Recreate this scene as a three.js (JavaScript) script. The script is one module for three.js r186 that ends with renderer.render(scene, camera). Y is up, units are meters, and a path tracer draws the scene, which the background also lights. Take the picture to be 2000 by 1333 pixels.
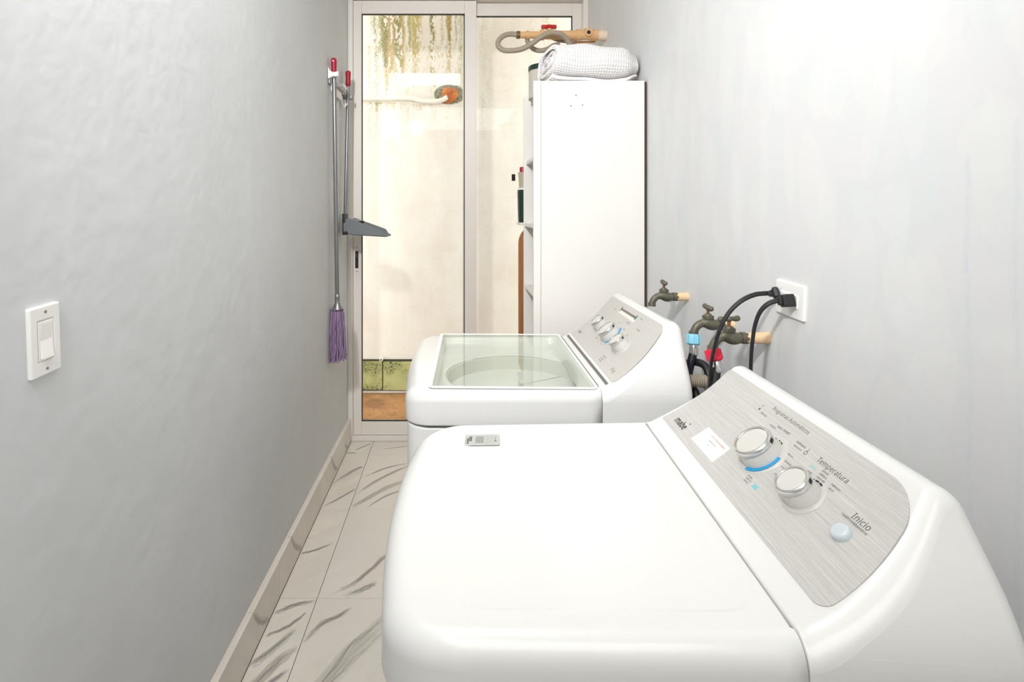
import * as THREE from 'three';
import { mergeGeometries, mergeVertices, toCreasedNormals } from 'three/addons/utils/BufferGeometryUtils.js';
import { RoundedBoxGeometry } from 'three/addons/geometries/RoundedBoxGeometry.js';
import { RectAreaLightUniformsLib } from 'three/addons/lights/RectAreaLightUniformsLib.js';

// ------------------------------------------------------------------ camera, sky, light, exposure
RectAreaLightUniformsLib.init();
const scene = new THREE.Scene();
const FOCAL = 1042, CAM_H = 1.45;
const camera = new THREE.PerspectiveCamera(2 * Math.atan(666.5 / FOCAL) * 180 / Math.PI, 2000 / 1333, 0.05, 60);
camera.position.set(0, CAM_H, 0);
camera.lookAt(0, CAM_H, -1);
camera.setViewOffset(2000, 1333, 110, 250, 2000, 1333);      // a shifted lens: level camera, verticals upright
const renderer = new THREE.WebGLRenderer({ antialias: true });
renderer.toneMapping = THREE.LinearToneMapping;
renderer.toneMappingExposure = 1.3;
renderer.shadowMap.enabled = true;
scene.background = new THREE.Color(0.97, 0.99, 1.0);          // flat white overcast over the light well
scene.backgroundIntensity = 2.2;
const LIGHT = { spot: 11.5, panel: 4.1, rearFill: 1.25 };

// ------------------------------------------------------------------ helpers
const V3 = (x, y, z) => new THREE.Vector3(x, y, z);
const used = new Map();
function numbered(n) { const k = used.get(n) ?? 0; used.set(n, k + 1); return k ? n + '_' + String(k).padStart(3, '0') : n; }
function shade(o) { o.traverse((m) => { if (m.isMesh) { m.castShadow = true; m.receiveShadow = true; } }); return o; }
function tag(o, label, category, group) { o.userData.label = label; o.userData.category = category; if (group) o.userData.group = group; return o; }
function thing(name, label, category, pos = [0, 0, 0], turn = 0, group) {
  const o = new THREE.Group(); o.name = numbered(name); o.position.set(...pos); o.rotation.y = turn; scene.add(o);
  return tag(o, label, category, group);
}
function part(name, geo, mat, parent) {
  const g = Array.isArray(geo) ? merge(geo) : geo;
  const m = new THREE.Mesh(g, mat); m.name = name; m.castShadow = m.receiveShadow = true; parent.add(m); return m;
}
function struct(name, geo, mat) { const m = part(name, geo, mat, scene); m.userData.kind = 'structure'; used.set(name, 1); return m; }
function merge(list) {
  const out = list.map((g) => { g = g.index ? g.toNonIndexed() : g; for (const k of Object.keys(g.attributes)) if (!['position', 'normal', 'uv'].includes(k)) g.deleteAttribute(k);
    if (!g.attributes.uv) g.setAttribute('uv', new THREE.Float32BufferAttribute(new Float32Array(g.attributes.position.count * 2), 2)); return g; });
  return mergeGeometries(out);
}
function box(x0, x1, y0, y1, z0, z1, r = 0) {
  const w = x1 - x0, h = y1 - y0, d = z1 - z0;
  const g = r ? new RoundedBoxGeometry(w, h, d, 3, Math.min(r, w / 2.01, h / 2.01, d / 2.01)) : new THREE.BoxGeometry(w, h, d);
  return g.translate((x0 + x1) / 2, (y0 + y1) / 2, (z0 + z1) / 2);
}
// box whose uv is in metres (for plaster, stone)
function boxUV(x0, x1, y0, y1, z0, z1, k = 1) {
  const g = box(x0, x1, y0, y1, z0, z1), p = g.attributes.position, n = g.attributes.normal, uv = g.attributes.uv;
  for (let i = 0; i < p.count; i++) {
    const ax = Math.abs(n.getX(i)), ay = Math.abs(n.getY(i));
    if (ax > 0.5) uv.setXY(i, p.getZ(i) * k, p.getY(i) * k); else if (ay > 0.5) uv.setXY(i, p.getX(i) * k, p.getZ(i) * k); else uv.setXY(i, p.getX(i) * k, p.getY(i) * k);
  }
  return g;
}
function cyl(a, b, r0, r1 = r0, seg = 24) {
  const A = V3(...a), B = V3(...b), d = B.clone().sub(A), L = d.length();
  const g = new THREE.CylinderGeometry(r1, r0, L, seg, 1); g.translate(0, L / 2, 0);
  g.applyQuaternion(new THREE.Quaternion().setFromUnitVectors(V3(0, 1, 0), d.normalize())); return g.translate(A.x, A.y, A.z);
}
function lathe(pts, seg = 32) { return new THREE.LatheGeometry(pts.map(([r, y]) => new THREE.Vector2(r, y)), seg); }
function along(g, a, dir) { g.applyQuaternion(new THREE.Quaternion().setFromUnitVectors(V3(0, 1, 0), V3(...dir).normalize())); return g.translate(...a); }
// swept tube with its own radius per station and closed ends
function tube(pts, r, seg = 12, steps = 0, cap = true) {
  const c = new THREE.CatmullRomCurve3(pts.map((p) => V3(...p)), false, 'centripetal'), n = steps || Math.max(8, pts.length * 10);
  const rad = typeof r === 'function' ? r : () => r, f = c.computeFrenetFrames(n, false), pos = [], uv = [], idx = [];
  const L = c.getLength();
  for (let i = 0; i <= n; i++) {
    const p = c.getPointAt(i / n), R = rad(i / n);
    for (let j = 0; j <= seg; j++) { const a = j / seg * Math.PI * 2, q = p.clone().addScaledVector(f.normals[i], Math.cos(a) * R).addScaledVector(f.binormals[i], Math.sin(a) * R); pos.push(q.x, q.y, q.z); uv.push(j / seg, i / n * L); }
  }
  for (let i = 0; i < n; i++) for (let j = 0; j < seg; j++) { const a = i * (seg + 1) + j, b = a + seg + 1; idx.push(a, a + 1, b, b, a + 1, b + 1); }
  const g = geom(pos, idx, uv);
  if (!cap) return g;
  const caps = [0, n].map((i) => { const k = new THREE.CircleGeometry(rad(i / n), seg), d = f.tangents[i].clone().multiplyScalar(i ? 1 : -1), p = c.getPointAt(i / n); k.applyQuaternion(new THREE.Quaternion().setFromUnitVectors(V3(0, 0, 1), d)); return k.translate(p.x, p.y, p.z); });
  return merge([g, ...caps]);
}
function geom(pos, idx, uv) {
  const g = new THREE.BufferGeometry(); g.setAttribute('position', new THREE.Float32BufferAttribute(pos, 3));
  g.setAttribute('uv', new THREE.Float32BufferAttribute(uv ?? new Array(pos.length / 3 * 2).fill(0), 2)); g.setIndex(idx); g.computeVertexNormals(); return g;
}
function extrude(pts, depth, bevel = 0, holes = []) {
  const s = new THREE.Shape(pts.map(([x, y]) => new THREE.Vector2(x, y))); for (const h of holes) s.holes.push(new THREE.Path(h.map(([x, y]) => new THREE.Vector2(x, y))));
  return new THREE.ExtrudeGeometry(s, { depth, bevelEnabled: bevel > 0, bevelSize: bevel, bevelThickness: bevel, bevelSegments: 3, bevelOffset: -bevel, curveSegments: 12 });
}
function roundRect(x0, x1, y0, y1, r, n = 8) {
  const o = []; for (const [cx, cy, a0] of [[x1 - r, y1 - r, 0], [x0 + r, y1 - r, 1], [x0 + r, y0 + r, 2], [x1 - r, y0 + r, 3]]) for (let i = 0; i <= n; i++) { const a = (a0 + i / n) * Math.PI / 2; o.push([cx + Math.cos(a) * r, cy + Math.sin(a) * r]); } return o;
}
const ss01 = (t) => { t = Math.max(0, Math.min(1, t)); return t * t * (3 - 2 * t); };
const mulberry = (a) => () => { a = (a + 0x6d2b79f5) | 0; let t = Math.imul(a ^ (a >>> 15), 1 | a); t = (t + Math.imul(t ^ (t >>> 7), 61 | t)) ^ t; return ((t ^ (t >>> 14)) >>> 0) / 4294967296; };
const hash = (x, y, s) => { let h = Math.imul(x, 374761393) ^ Math.imul(y, 668265263) ^ Math.imul(s, 1442695041); h = Math.imul(h ^ (h >>> 13), 1274126177); return ((h ^ (h >>> 16)) >>> 0) / 4294967296; };
function noise(x, y, per, s) { const xi = Math.floor(x), yi = Math.floor(y), f = (t) => t * t * (3 - 2 * t), u = f(x - xi), v = f(y - yi), w = (i) => ((i % per) + per) % per; const a = hash(w(xi), w(yi), s), b = hash(w(xi + 1), w(yi), s), c = hash(w(xi), w(yi + 1), s), d = hash(w(xi + 1), w(yi + 1), s); return a + (b - a) * u + (c - a) * v + (a - b - c + d) * u * v; }
function fbm(u, v, base, oct, s, sy = 1) { let t = 0, k = 0.5, f = base; for (let o = 0; o < oct; o++) { t += k * noise(u * f, v * f * sy, f, s + o); f *= 2; k *= 0.5; } return t / (1 - Math.pow(0.5, oct)); }
function dataTex(n, fn, srgb, rep = 1) {
  const d = new Uint8Array(n * n * 4);
  for (let y = 0; y < n; y++) for (let x = 0; x < n; x++) { const c = fn(x / n, y / n), o = (y * n + x) * 4; for (let k = 0; k < 3; k++) d[o + k] = Math.max(0, Math.min(255, Array.isArray(c) ? c[k] : c)); d[o + 3] = 255; }
  const t = new THREE.DataTexture(d, n, n); t.wrapS = t.wrapT = THREE.RepeatWrapping; t.magFilter = THREE.LinearFilter; t.minFilter = THREE.LinearMipmapLinearFilter; t.generateMipmaps = true; t.repeat.set(rep, rep);
  if (srgb) t.colorSpace = THREE.SRGBColorSpace; t.needsUpdate = true; return t;
}
function canvasTex(w, h, draw) { const c = document.createElement('canvas'); c.width = w; c.height = h; draw(c.getContext('2d'), w, h); const t = new THREE.CanvasTexture(c); t.colorSpace = THREE.SRGBColorSpace; t.anisotropy = 8; return t; }
const std = (color, roughness = 0.5, more = {}) => new THREE.MeshStandardMaterial({ color, roughness, ...more });
const phys = (color, roughness = 0.5, more = {}) => new THREE.MeshPhysicalMaterial({ color, roughness, ...more });
// a point given by its picture ray and its distance in front of the camera, as world coordinates
const at = (u, v, d) => [(u - 890) * d / FOCAL, CAM_H - (v - 416) * d / FOCAL, -d];

// ------------------------------------------------------------------ materials
const plasterBump = dataTex(512, (u, v) => 255 * (0.6 * fbm(u, v, 6, 5, 11) + 0.4 * fbm(u, v, 40, 3, 31)), false, 0.7);
const paintTone = (s, r, g, b, amp, sy = 1) => dataTex(512, (u, v) => { const k = 1 + amp * (fbm(u, v, 4, 6, s, sy) - 0.5) + amp * 0.5 * (fbm(u, v, 24, 3, s + 9) - 0.5); return [r * k, g * k, b * k]; }, true, 0.5);
const M = {
  wallL: std(0xffffff, 0.62, { map: paintTone(3, 211, 213, 215, 0.05), bumpMap: plasterBump, bumpScale: 0.003 }),
  wallR: std(0xffffff, 0.62, { map: canvasTex(2048, 1024, (c, w, h) => {                    // 5.7 m long, 2.9 m high; brushed paint with thin blue-grey runs
    const r = mulberry(91), X = (d) => (3.518 - d) / 5.718 * w, Y = (y) => (2.87 - y) / 2.87 * h; c.fillStyle = '#d4d4d5'; c.fillRect(0, 0, w, h);
    for (let i = 0; i < 2600; i++) { c.fillStyle = r() < 0.5 ? 'rgba(236,235,232,0.06)' : 'rgba(196,204,212,0.05)'; c.beginPath(); c.ellipse(r() * w, r() * h, 4 + r() * 16, 10 + r() * 46, (r() - 0.5) * 0.5, 0, 7); c.fill(); }
    for (const [d, y0, y1, k] of [[0.885, 2.1, 1.75, 0.35], [0.882, 1.55, 1.25, 0.55], [0.878, 1.25, 0.9, 0.45], [0.803, 2.2, 1.8, 0.3], [0.806, 1.6, 1.2, 0.5], [0.802, 1.2, 0.7, 0.5]]) for (let i = 0; i < 420; i++) { const t = r(); c.fillStyle = `rgba(184,196,206,${0.05 * k + r() * 0.11 * k})`; c.fillRect(X(d) + (r() + r() - 1) * 2.4 + Math.sin(t * 9) * 0.7, Y(y0 + (y1 - y0) * t), 0.7, 2 + r() * 7); }
    for (let i = 0; i < 500; i++) { c.fillStyle = 'rgba(196,206,216,0.04)'; c.beginPath(); c.ellipse(X(2.28 - r() * 0.17), Y(0.9 + r() * 0.47), 3 + r() * 7, 6 + r() * 14, 0, 0, 7); c.fill(); }
  }), bumpMap: plasterBump, bumpScale: 0.0025 }),
  ceiling: std(0xf1f1ee, 0.9),
  enamel: phys(0xdfdfdd, 0.3, { clearcoat: 0.6, clearcoatRoughness: 0.12 }),
  plasticWhite: phys(0xf0efec, 0.35),
  tub: std(0xc2c3ba, 0.4),
  seam: std(0x6f6d68, 0.7),
  alu: phys(0xebe4dd, 0.38, { clearcoat: 0.15 }),
  gasket: std(0x2b2a27, 0.7),
  glass: new THREE.MeshPhysicalMaterial({ color: 0xf6faf7, roughness: 0.02, transmission: 1, thickness: 0, ior: 1.5 }),
  lidGlass: new THREE.MeshPhysicalMaterial({ color: 0xeef3ed, roughness: 0.02, transmission: 1, thickness: 0, ior: 1.65 }),
  black: std(0x151515, 0.45), rubber: std(0x1b1b1d, 0.5), navy: std(0x10131f, 0.4),
  chrome: std(0xd8d8d6, 0.16, { metalness: 0.95 }), steel: std(0x8c8d8f, 0.32, { metalness: 0.7 }),
  melamine: phys(0xe7e4df, 0.42), hardboard: std(0x4a3527, 0.8),
  peach: std(0xdfb27e, 0.55), stub: std(0xe8c8a0, 0.6), paleStub: std(0xe8d3bd, 0.8),
  red: std(0xa80a2c, 0.4), valveRed: std(0xc01410, 0.4), hot: phys(0xd81f3f, 0.35), cold: phys(0x8fd0e6, 0.35),
  knob: phys(0xcac8c3, 0.35, { clearcoat: 0.3 }), bezel: phys(0xc0beba, 0.3), blue: std(0x169ad2, 0.4), button: phys(0xc3ccd0, 0.3, { clearcoat: 0.4 }),
};

// ------------------------------------------------------------------ the room
const XL = -0.685, XR = 0.845, H = 2.87, ZD = -3.418, ZB = 2.2;
struct('wall_left', boxUV(XL - 0.15, XL, 0, H, ZD - 0.1, ZB), M.wallL);
{
  const g = boxUV(XR, XR + 0.15, 0, H, ZD - 0.1, ZB), p = g.attributes.position, uv = g.attributes.uv;
  for (let k = 0; k < p.count; k++) uv.setXY(k, (p.getZ(k) + 3.518) / 5.718, p.getY(k) / H);
  struct('wall_right', g, M.wallR);
}
struct('wall_back', boxUV(XL - 0.15, XR + 0.15, 0, H, ZB, ZB + 0.15), M.wallL);
struct('ceiling', boxUV(XL - 0.15, XR + 0.15, H, H + 0.2, ZD - 0.1, ZB + 0.15), M.ceiling);

// floor: a slab with the marble tiles laid on it, each a piece of its own
const grout = std(0x6e675e, 0.9);
const floor = struct('floor', boxUV(XL - 0.15, XR + 0.15, -0.15, -0.006, ZD - 0.1, ZB + 0.15), grout);
const X0 = XL + 0.022, XG = [X0, -0.521, 0.079, 0.679, XR], ZG = [-3.395, -3.208, -2.608, -2.008, -1.408, -0.808, -0.208, 0.392, 0.992, 1.592, ZB];
// veins: polylines in metres (x, distance), with a width
const VEINS = {
  '0,0': [[[-0.66, 3.22, 0.012], [-0.6, 3.225, 0.01]], [[-0.62, 3.25, 0.006], [-0.53, 3.36, 0.008]]],
  '0,1': [[[-0.655, 2.86, 0.035], [-0.59, 2.98, 0.032], [-0.545, 3.04, 0.02], [-0.53, 3.045, 0.02]], [[-0.655, 2.635, 0.008], [-0.6, 2.7, 0.014], [-0.55, 2.77, 0.01], [-0.528, 2.8, 0.01]]],
  '1,1': [[[-0.515, 2.745, 0.018], [-0.44, 2.87, 0.03], [-0.35, 2.98, 0.03], [-0.25, 3.08, 0.02]], [[-0.51, 2.635, 0.012], [-0.45, 2.71, 0.035], [-0.36, 2.82, 0.04], [-0.22, 2.93, 0.03]], [[-0.5, 2.93, 0.005], [-0.4, 3.03, 0.012], [-0.26, 3.1, 0.01]], [[-0.44, 2.62, 0.006], [-0.35, 2.74, 0.01], [-0.2, 2.83, 0.012]]],
  '0,2': [[[-0.66, 2.27, 0.01], [-0.61, 2.29, 0.012], [-0.54, 2.34, 0.004]]],
  '1,2': [[[-0.485, 2.015, 0.018], [-0.4, 2.09, 0.022], [-0.345, 2.17, 0.02], [-0.3, 2.25, 0.026], [-0.2, 2.36, 0.02]], [[-0.415, 2.015, 0.012], [-0.345, 2.065, 0.026], [-0.31, 2.09, 0.008]]],
  '0,3': [[[-0.655, 1.93, 0.03], [-0.6, 1.97, 0.026], [-0.53, 1.995, 0.02]], [[-0.65, 1.83, 0.008], [-0.59, 1.87, 0.016], [-0.54, 1.94, 0.01]], [[-0.66, 1.70, 0.04], [-0.62, 1.75, 0.028], [-0.555, 1.85, 0.018]], [[-0.66, 1.60, 0.02], [-0.62, 1.64, 0.034], [-0.57, 1.73, 0.045], [-0.525, 1.78, 0.014]], [[-0.625, 1.56, 0.012], [-0.585, 1.63, 0.02], [-0.527, 1.70, 0.014]], [[-0.56, 1.54, 0.02], [-0.527, 1.6, 0.03]]],
  '1,3': [[[-0.515, 1.8, 0.012], [-0.47, 1.885, 0.026], [-0.42, 1.92, 0.016], [-0.385, 1.965, 0.008]], [[-0.52, 1.52, 0.02], [-0.43, 1.60, 0.042], [-0.38, 1.685, 0.05], [-0.34, 1.765, 0.09], [-0.29, 1.83, 0.075], [-0.22, 1.93, 0.06]]],
};
const rnd = mulberry(5);
function tileMaterial(x0, x1, d0, d1, veins, seed) {
  const px = 512, sx = px / 0.6, w = Math.max(32, Math.round((x1 - x0) * sx)), h = Math.max(32, Math.round((d1 - d0) * sx)), r = mulberry(seed);
  const map = canvasTex(w, h, (c) => {
    c.fillStyle = '#dad4cc'; c.fillRect(0, 0, w, h);
    for (let i = 0; i < 26; i++) { c.fillStyle = `rgba(${r() < 0.5 ? '255,252,246' : '190,184,176'},0.05)`; c.beginPath(); c.ellipse(r() * w, r() * h, 30 + r() * 120, 15 + r() * 50, -0.9 + r() * 0.3, 0, 7); c.fill(); }
    for (const v of veins) {
      const pts = new THREE.CatmullRomCurve3(v.map(([x, d]) => V3((x - x0) * sx, (d1 - d) * sx, 0))), n = 90;
      const wd = (t) => { const k = t * (v.length - 1), i = Math.min(v.length - 2, Math.floor(k)); return (v[i][2] + (v[i + 1][2] - v[i][2]) * (k - i)) * sx; };
      for (let s = 0; s < 5; s++) { c.strokeStyle = 'rgba(128,122,117,0.09)'; c.lineCap = 'round'; c.lineWidth = 3 + wd(0.5) * (0.25 + 0.3 * r()); const q = (r() - 0.5) * wd(0.5) * 0.5, a0 = r() * 0.25, a1 = 1 - r() * 0.25; c.beginPath(); for (let i = 0; i <= 40; i++) { const t = a0 + (a1 - a0) * i / 40, p = pts.getPoint(t); const X = p.x + q, Y = p.y + q + Math.sin(t * 17 + s) * 2; i ? c.lineTo(X, Y) : c.moveTo(X, Y); } c.stroke(); }
      for (let s = 0; s < 22; s++) {                                      // a vein is a bundle of fine wavering threads
        const off = (r() - 0.5) * 0.9, ph = r() * 9, a0 = r() * 0.35, a1 = 1 - r() * 0.35;
        c.strokeStyle = `rgba(${105 + r() * 40 | 0},${100 + r() * 40 | 0},${96 + r() * 40 | 0},${0.10 + 0.22 * r()})`; c.lineWidth = 0.8 + r() * 3.2; c.beginPath();
        for (let i = 0; i <= n; i++) { const t = a0 + (a1 - a0) * i / n, p = pts.getPoint(t), q = off * wd(t) + Math.sin(t * 23 + ph) * 2.2 + Math.sin(t * 61 + ph * 3) * 1.1; const X = p.x + q * 0.5, Y = p.y + q * 0.8; i ? c.lineTo(X, Y) : c.moveTo(X, Y); }
        c.stroke();
      }
    }
  });
  return phys(0xffffff, 0.28, { map });
}
const genericVeins = [0, 1, 2].map((k) => { const r = mulberry(40 + k), o = []; for (let i = 0; i < 3; i++) { const x = r() * 0.4, d = r() * 0.4; o.push([[x, d, 0.012], [x + 0.1, d + 0.09, 0.03], [x + 0.2, d + 0.2, 0.02]]); } return o; });
const generic = genericVeins.map((v, k) => tileMaterial(0, 0.6, 0, 0.6, v, 70 + k));
for (let j = 0; j < ZG.length - 1; j++) for (let i = 0; i < 4; i++) {
  const v = VEINS[i + ',' + j], a = XG[i] + 0.001, b = XG[i + 1] - 0.001, d0 = -ZG[j + 1] + 0.001, d1 = -ZG[j] - 0.001;
  const m = v ? tileMaterial(a, b, d0, d1, v, 100 + i * 20 + j) : generic[(i * 2 + j) % 3];
  const g = box(a, b, -0.006, 0, -d1, -d0, 0.0012), p = g.attributes.position, uv = g.attributes.uv;
  for (let k = 0; k < p.count; k++) uv.setXY(k, (p.getX(k) - a) / (b - a), (-p.getZ(k) - d0) / (d1 - d0));
  part('tile', g, m, floor);
}
// skirting of the same tile, cut in strips with an open joint between them
const skirtMat = [0, 1, 2].map((k) => tileMaterial(0, 0.6, 0, 0.14, [[[0.1 + k * 0.1, 0, 0.02], [0.2 + k * 0.1, 0.07, 0.025], [0.26 + k * 0.1, 0.14, 0.015]]], 300 + k));
const skirt = struct('baseboard_left', box(XL, XL + 0.008, 0.001, 0.14, -3.395, ZB), std(0xd8cfc4, 0.8));
for (let j = 0; j < ZG.length - 1; j++) {
  const z0 = ZG[j] + 0.0007, z1 = ZG[j + 1] - 0.0007, g = box(XL + 0.008, XL + 0.022, 0.001, 0.142, z0, z1, 0.002), p = g.attributes.position, uv = g.attributes.uv;
  for (let k = 0; k < p.count; k++) uv.setXY(k, (p.getZ(k) - z0) / 0.6, p.getY(k) / 0.142);
  part('skirting_tile', g, skirtMat[j % 3], skirt);
}
struct('baseboard_right', box(XR - 0.022, XR, 0.001, 0.142, -3.395, ZB, 0.002), skirtMat[1]);

// ------------------------------------------------------------------ sliding glass door
const door = new THREE.Group(); door.name = 'door_1'; door.userData.kind = 'structure'; scene.add(door);
{
  const zf = ZD + 0.03, zb = ZD - 0.075;
  part('outer_frame', [box(XL, -0.653, 0.012, H, zb, zf, 0.004), box(0.812, XR, 0.012, H, zb, zf, 0.004), box(-0.653, 0.812, H - 0.062, H, zb, zf, 0.004), box(XL, XR, 0.0, 0.034, zb, zf, 0.004)], M.alu, door);
  function leaf(x0, x1, zc, yTop, stileL, stileR) {
    const y0 = 0.036, y1 = yTop, t = 0.016, gx0 = x0 + stileL, gx1 = x1 - stileR, gy0 = 0.125, gy1 = 2.719;
    const f = part('sliding_leaf', [box(x0, gx0, y0, y1, zc - t, zc + t, 0.003), box(gx1, x1, y0, y1, zc - t, zc + t, 0.003), box(gx0, gx1, gy1, y1, zc - t, zc + t, 0.003), box(gx0, gx1, y0, gy0, zc - t, zc + t, 0.003)], M.alu, door);
    const k = 0.005;
    part('gasket', [box(gx0, gx0 + k, gy0, gy1, zc + 0.002, zc + t + 0.001), box(gx1 - k, gx1, gy0, gy1, zc + 0.002, zc + t + 0.001), box(gx0, gx1, gy1 - k, gy1, zc + 0.002, zc + t + 0.001), box(gx0, gx1, gy0, gy0 + k, zc + 0.002, zc + t + 0.001)], M.gasket, f);
    part('pane', new THREE.PlaneGeometry(gx1 - gx0, gy1 - gy0).translate((gx0 + gx1) / 2, (gy0 + gy1) / 2, zc), M.glass, f).castShadow = true;
    return f;
  }
  const front = leaf(-0.652, 0.132, ZD + 0.008, 2.803, 0.054, 0.075);
  leaf(0.045, 0.812, ZD - 0.03, 2.80, 0.075, 0.062);
  // latch: dark slot with a sliding catch and two screws
  const l = at(697, 507, 3.39);
  part('latch', [box(l[0] - 0.011, l[0] + 0.009, l[1] - 0.055, l[1] + 0.055, ZD + 0.02, ZD + 0.029, 0.004)], M.black, front);
  part('catch', [box(l[0] - 0.006, l[0] + 0.005, l[1] + 0.012, l[1] + 0.04, ZD + 0.028, ZD + 0.033, 0.002)], std(0x3a3a3c, 0.4), front);
  part('screw', [cyl([l[0], l[1] + 0.078, ZD + 0.022], [l[0], l[1] + 0.078, ZD + 0.026], 0.004), cyl([l[0], l[1] - 0.075, ZD + 0.022], [l[0], l[1] - 0.075, ZD + 0.026], 0.004)], M.steel, front);
}

// ------------------------------------------------------------------ light well outside
const ZO = -4.3;
const outerMap = canvasTex(1400, 2048, (c, w, h) => {           // 2.8 m wide (x -1.2 .. 1.6), 3.35 m high; mould, algae and rain streaks with a grain of their own
  const r = mulberry(77), X = (x) => (x + 1.2) / 2.8 * w, Y = (y) => (3.35 - y) / 3.35 * h;
  c.fillStyle = '#f0e8de'; c.fillRect(0, 0, w, h);
  for (let i = 0; i < 900; i++) { c.fillStyle = r() < 0.5 ? 'rgba(255,253,246,0.05)' : 'rgba(206,190,164,0.05)'; c.beginPath(); c.ellipse(r() * w, r() * h, 10 + r() * 50, 20 + r() * 130, 0, 0, 7); c.fill(); }
  function streak(x, y0, y1, wid, col, dens) {                  // a run of specks that thins out downwards
    const n = (y0 - y1) * wid * 300000 * dens;
    for (let i = 0; i < n; i++) {
      const t = Math.pow(r(), 1.7) * 1.15, q = (r() + r() + r()) / 1.5 - 1, y = y0 - t * (y0 - y1), xx = x + q * wid * (1.7 - 0.7 * t) + Math.sin(y * 31) * 0.004;
      if (noise(xx * 52 + 90, y * 9, 4096, 5) * 0.6 + noise(xx * 110 + 300, y * 60, 4096, 9) * 0.5 < 0.40 + 0.12 * t) continue;
      c.fillStyle = `rgba(${col.map((v) => v + (r() - 0.5) * 40 | 0).join(',')},${0.08 + r() * 0.34})`; const s = 0.5 + r() * 1.5; c.fillRect(X(xx), Y(y), s, s * (1 + r() * 3));
    }
  }
  const olive = [142, 134, 62], dark = [78, 84, 50], yel = [178, 166, 76], ochre = [190, 158, 96], pale = [206, 204, 172];
  const top = 3.16;
  for (const [x, y1, wid, col, k] of [[-0.665, 2.82, 0.03, olive, 0.7], [-0.65, 2.55, 0.02, dark, 0.25], [-0.60, 2.74, 0.035, olive, 1.1], [-0.565, 2.70, 0.035, dark, 1.5], [-0.56, 2.5, 0.03, ochre, 1.0], [-0.52, 2.66, 0.035, ochre, 1.8], [-0.475, 2.72, 0.035, dark, 1.5], [-0.485, 2.6, 0.03, ochre, 1.3], [-0.44, 2.7, 0.03, olive, 1.5], [-0.425, 2.58, 0.025, ochre, 1.2],
    [-0.375, 2.72, 0.018, olive, 1.5], [-0.335, 2.76, 0.035, yel, 1.7], [-0.30, 2.80, 0.035, yel, 1.0], [-0.32, 2.62, 0.045, ochre, 0.7], [-0.19, 2.66, 0.022, olive, 1.7], [-0.19, 2.76, 0.016, dark, 1.1], [-0.18, 2.56, 0.03, ochre, 0.6], [-0.11, 2.64, 0.018, ochre, 0.8],
    [-0.055, 2.88, 0.022, dark, 1.8], [-0.05, 2.72, 0.022, olive, 1.0], [-0.055, 2.56, 0.025, ochre, 1.3], [0.0, 2.6, 0.008, dark, 0.6], [0.03, 2.62, 0.04, pale, 0.9], [0.05, 2.7, 0.03, olive, 0.25]]) streak(x, top, y1, wid, col, k);
  for (let i = 0; i < 30; i++) streak(-0.7 + r() * 0.8, 2.8, 2.1 + r() * 0.5, 0.008 + r() * 0.014, i % 2 ? ochre : pale, 0.22);
  for (const [x, k] of [[0.22, 0.5], [0.3, 0.2], [0.46, 0.15], [0.6, 0.2], [0.74, 0.45], [0.9, 0.2]]) streak(x, top, 1.7 + r() * 0.5, 0.04, [196, 200, 172], k);
  streak(-0.64, 2.345, 2.28, 0.06, olive, 0.8); streak(-0.5, 2.345, 2.30, 0.1, ochre, 0.5); streak(-0.3, 2.33, 2.29, 0.08, ochre, 0.4);                            // drip below the pipe
  for (let i = 0; i < 6500; i++) { const a = r() * 6.28, q = Math.pow(r(), 0.6) * 0.1, side = Math.cos(a); c.fillStyle = `rgba(${54 + r() * 46 | 0},${60 + r() * 46 | 0},${34 + r() * 30 | 0},${0.25 + r() * 0.5})`; c.fillRect(X(-0.05 + side * q * 1.25), Y(2.40 + Math.sin(a) * q * 0.8 + 0.008), 1.6, 2); }
  for (let i = 0; i < 90; i++) { c.fillStyle = `rgba(120,104,80,${0.1 + r() * 0.2})`; c.fillRect(X(-0.8 + r() * 1.8), Y(0.3 + r() * 1.9), 1 + r() * 4, 1 + r() * 3); }
});
const outerMat = std(0xffffff, 0.9, { map: outerMap, bumpMap: plasterBump, bumpScale: 0.004 });
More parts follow.
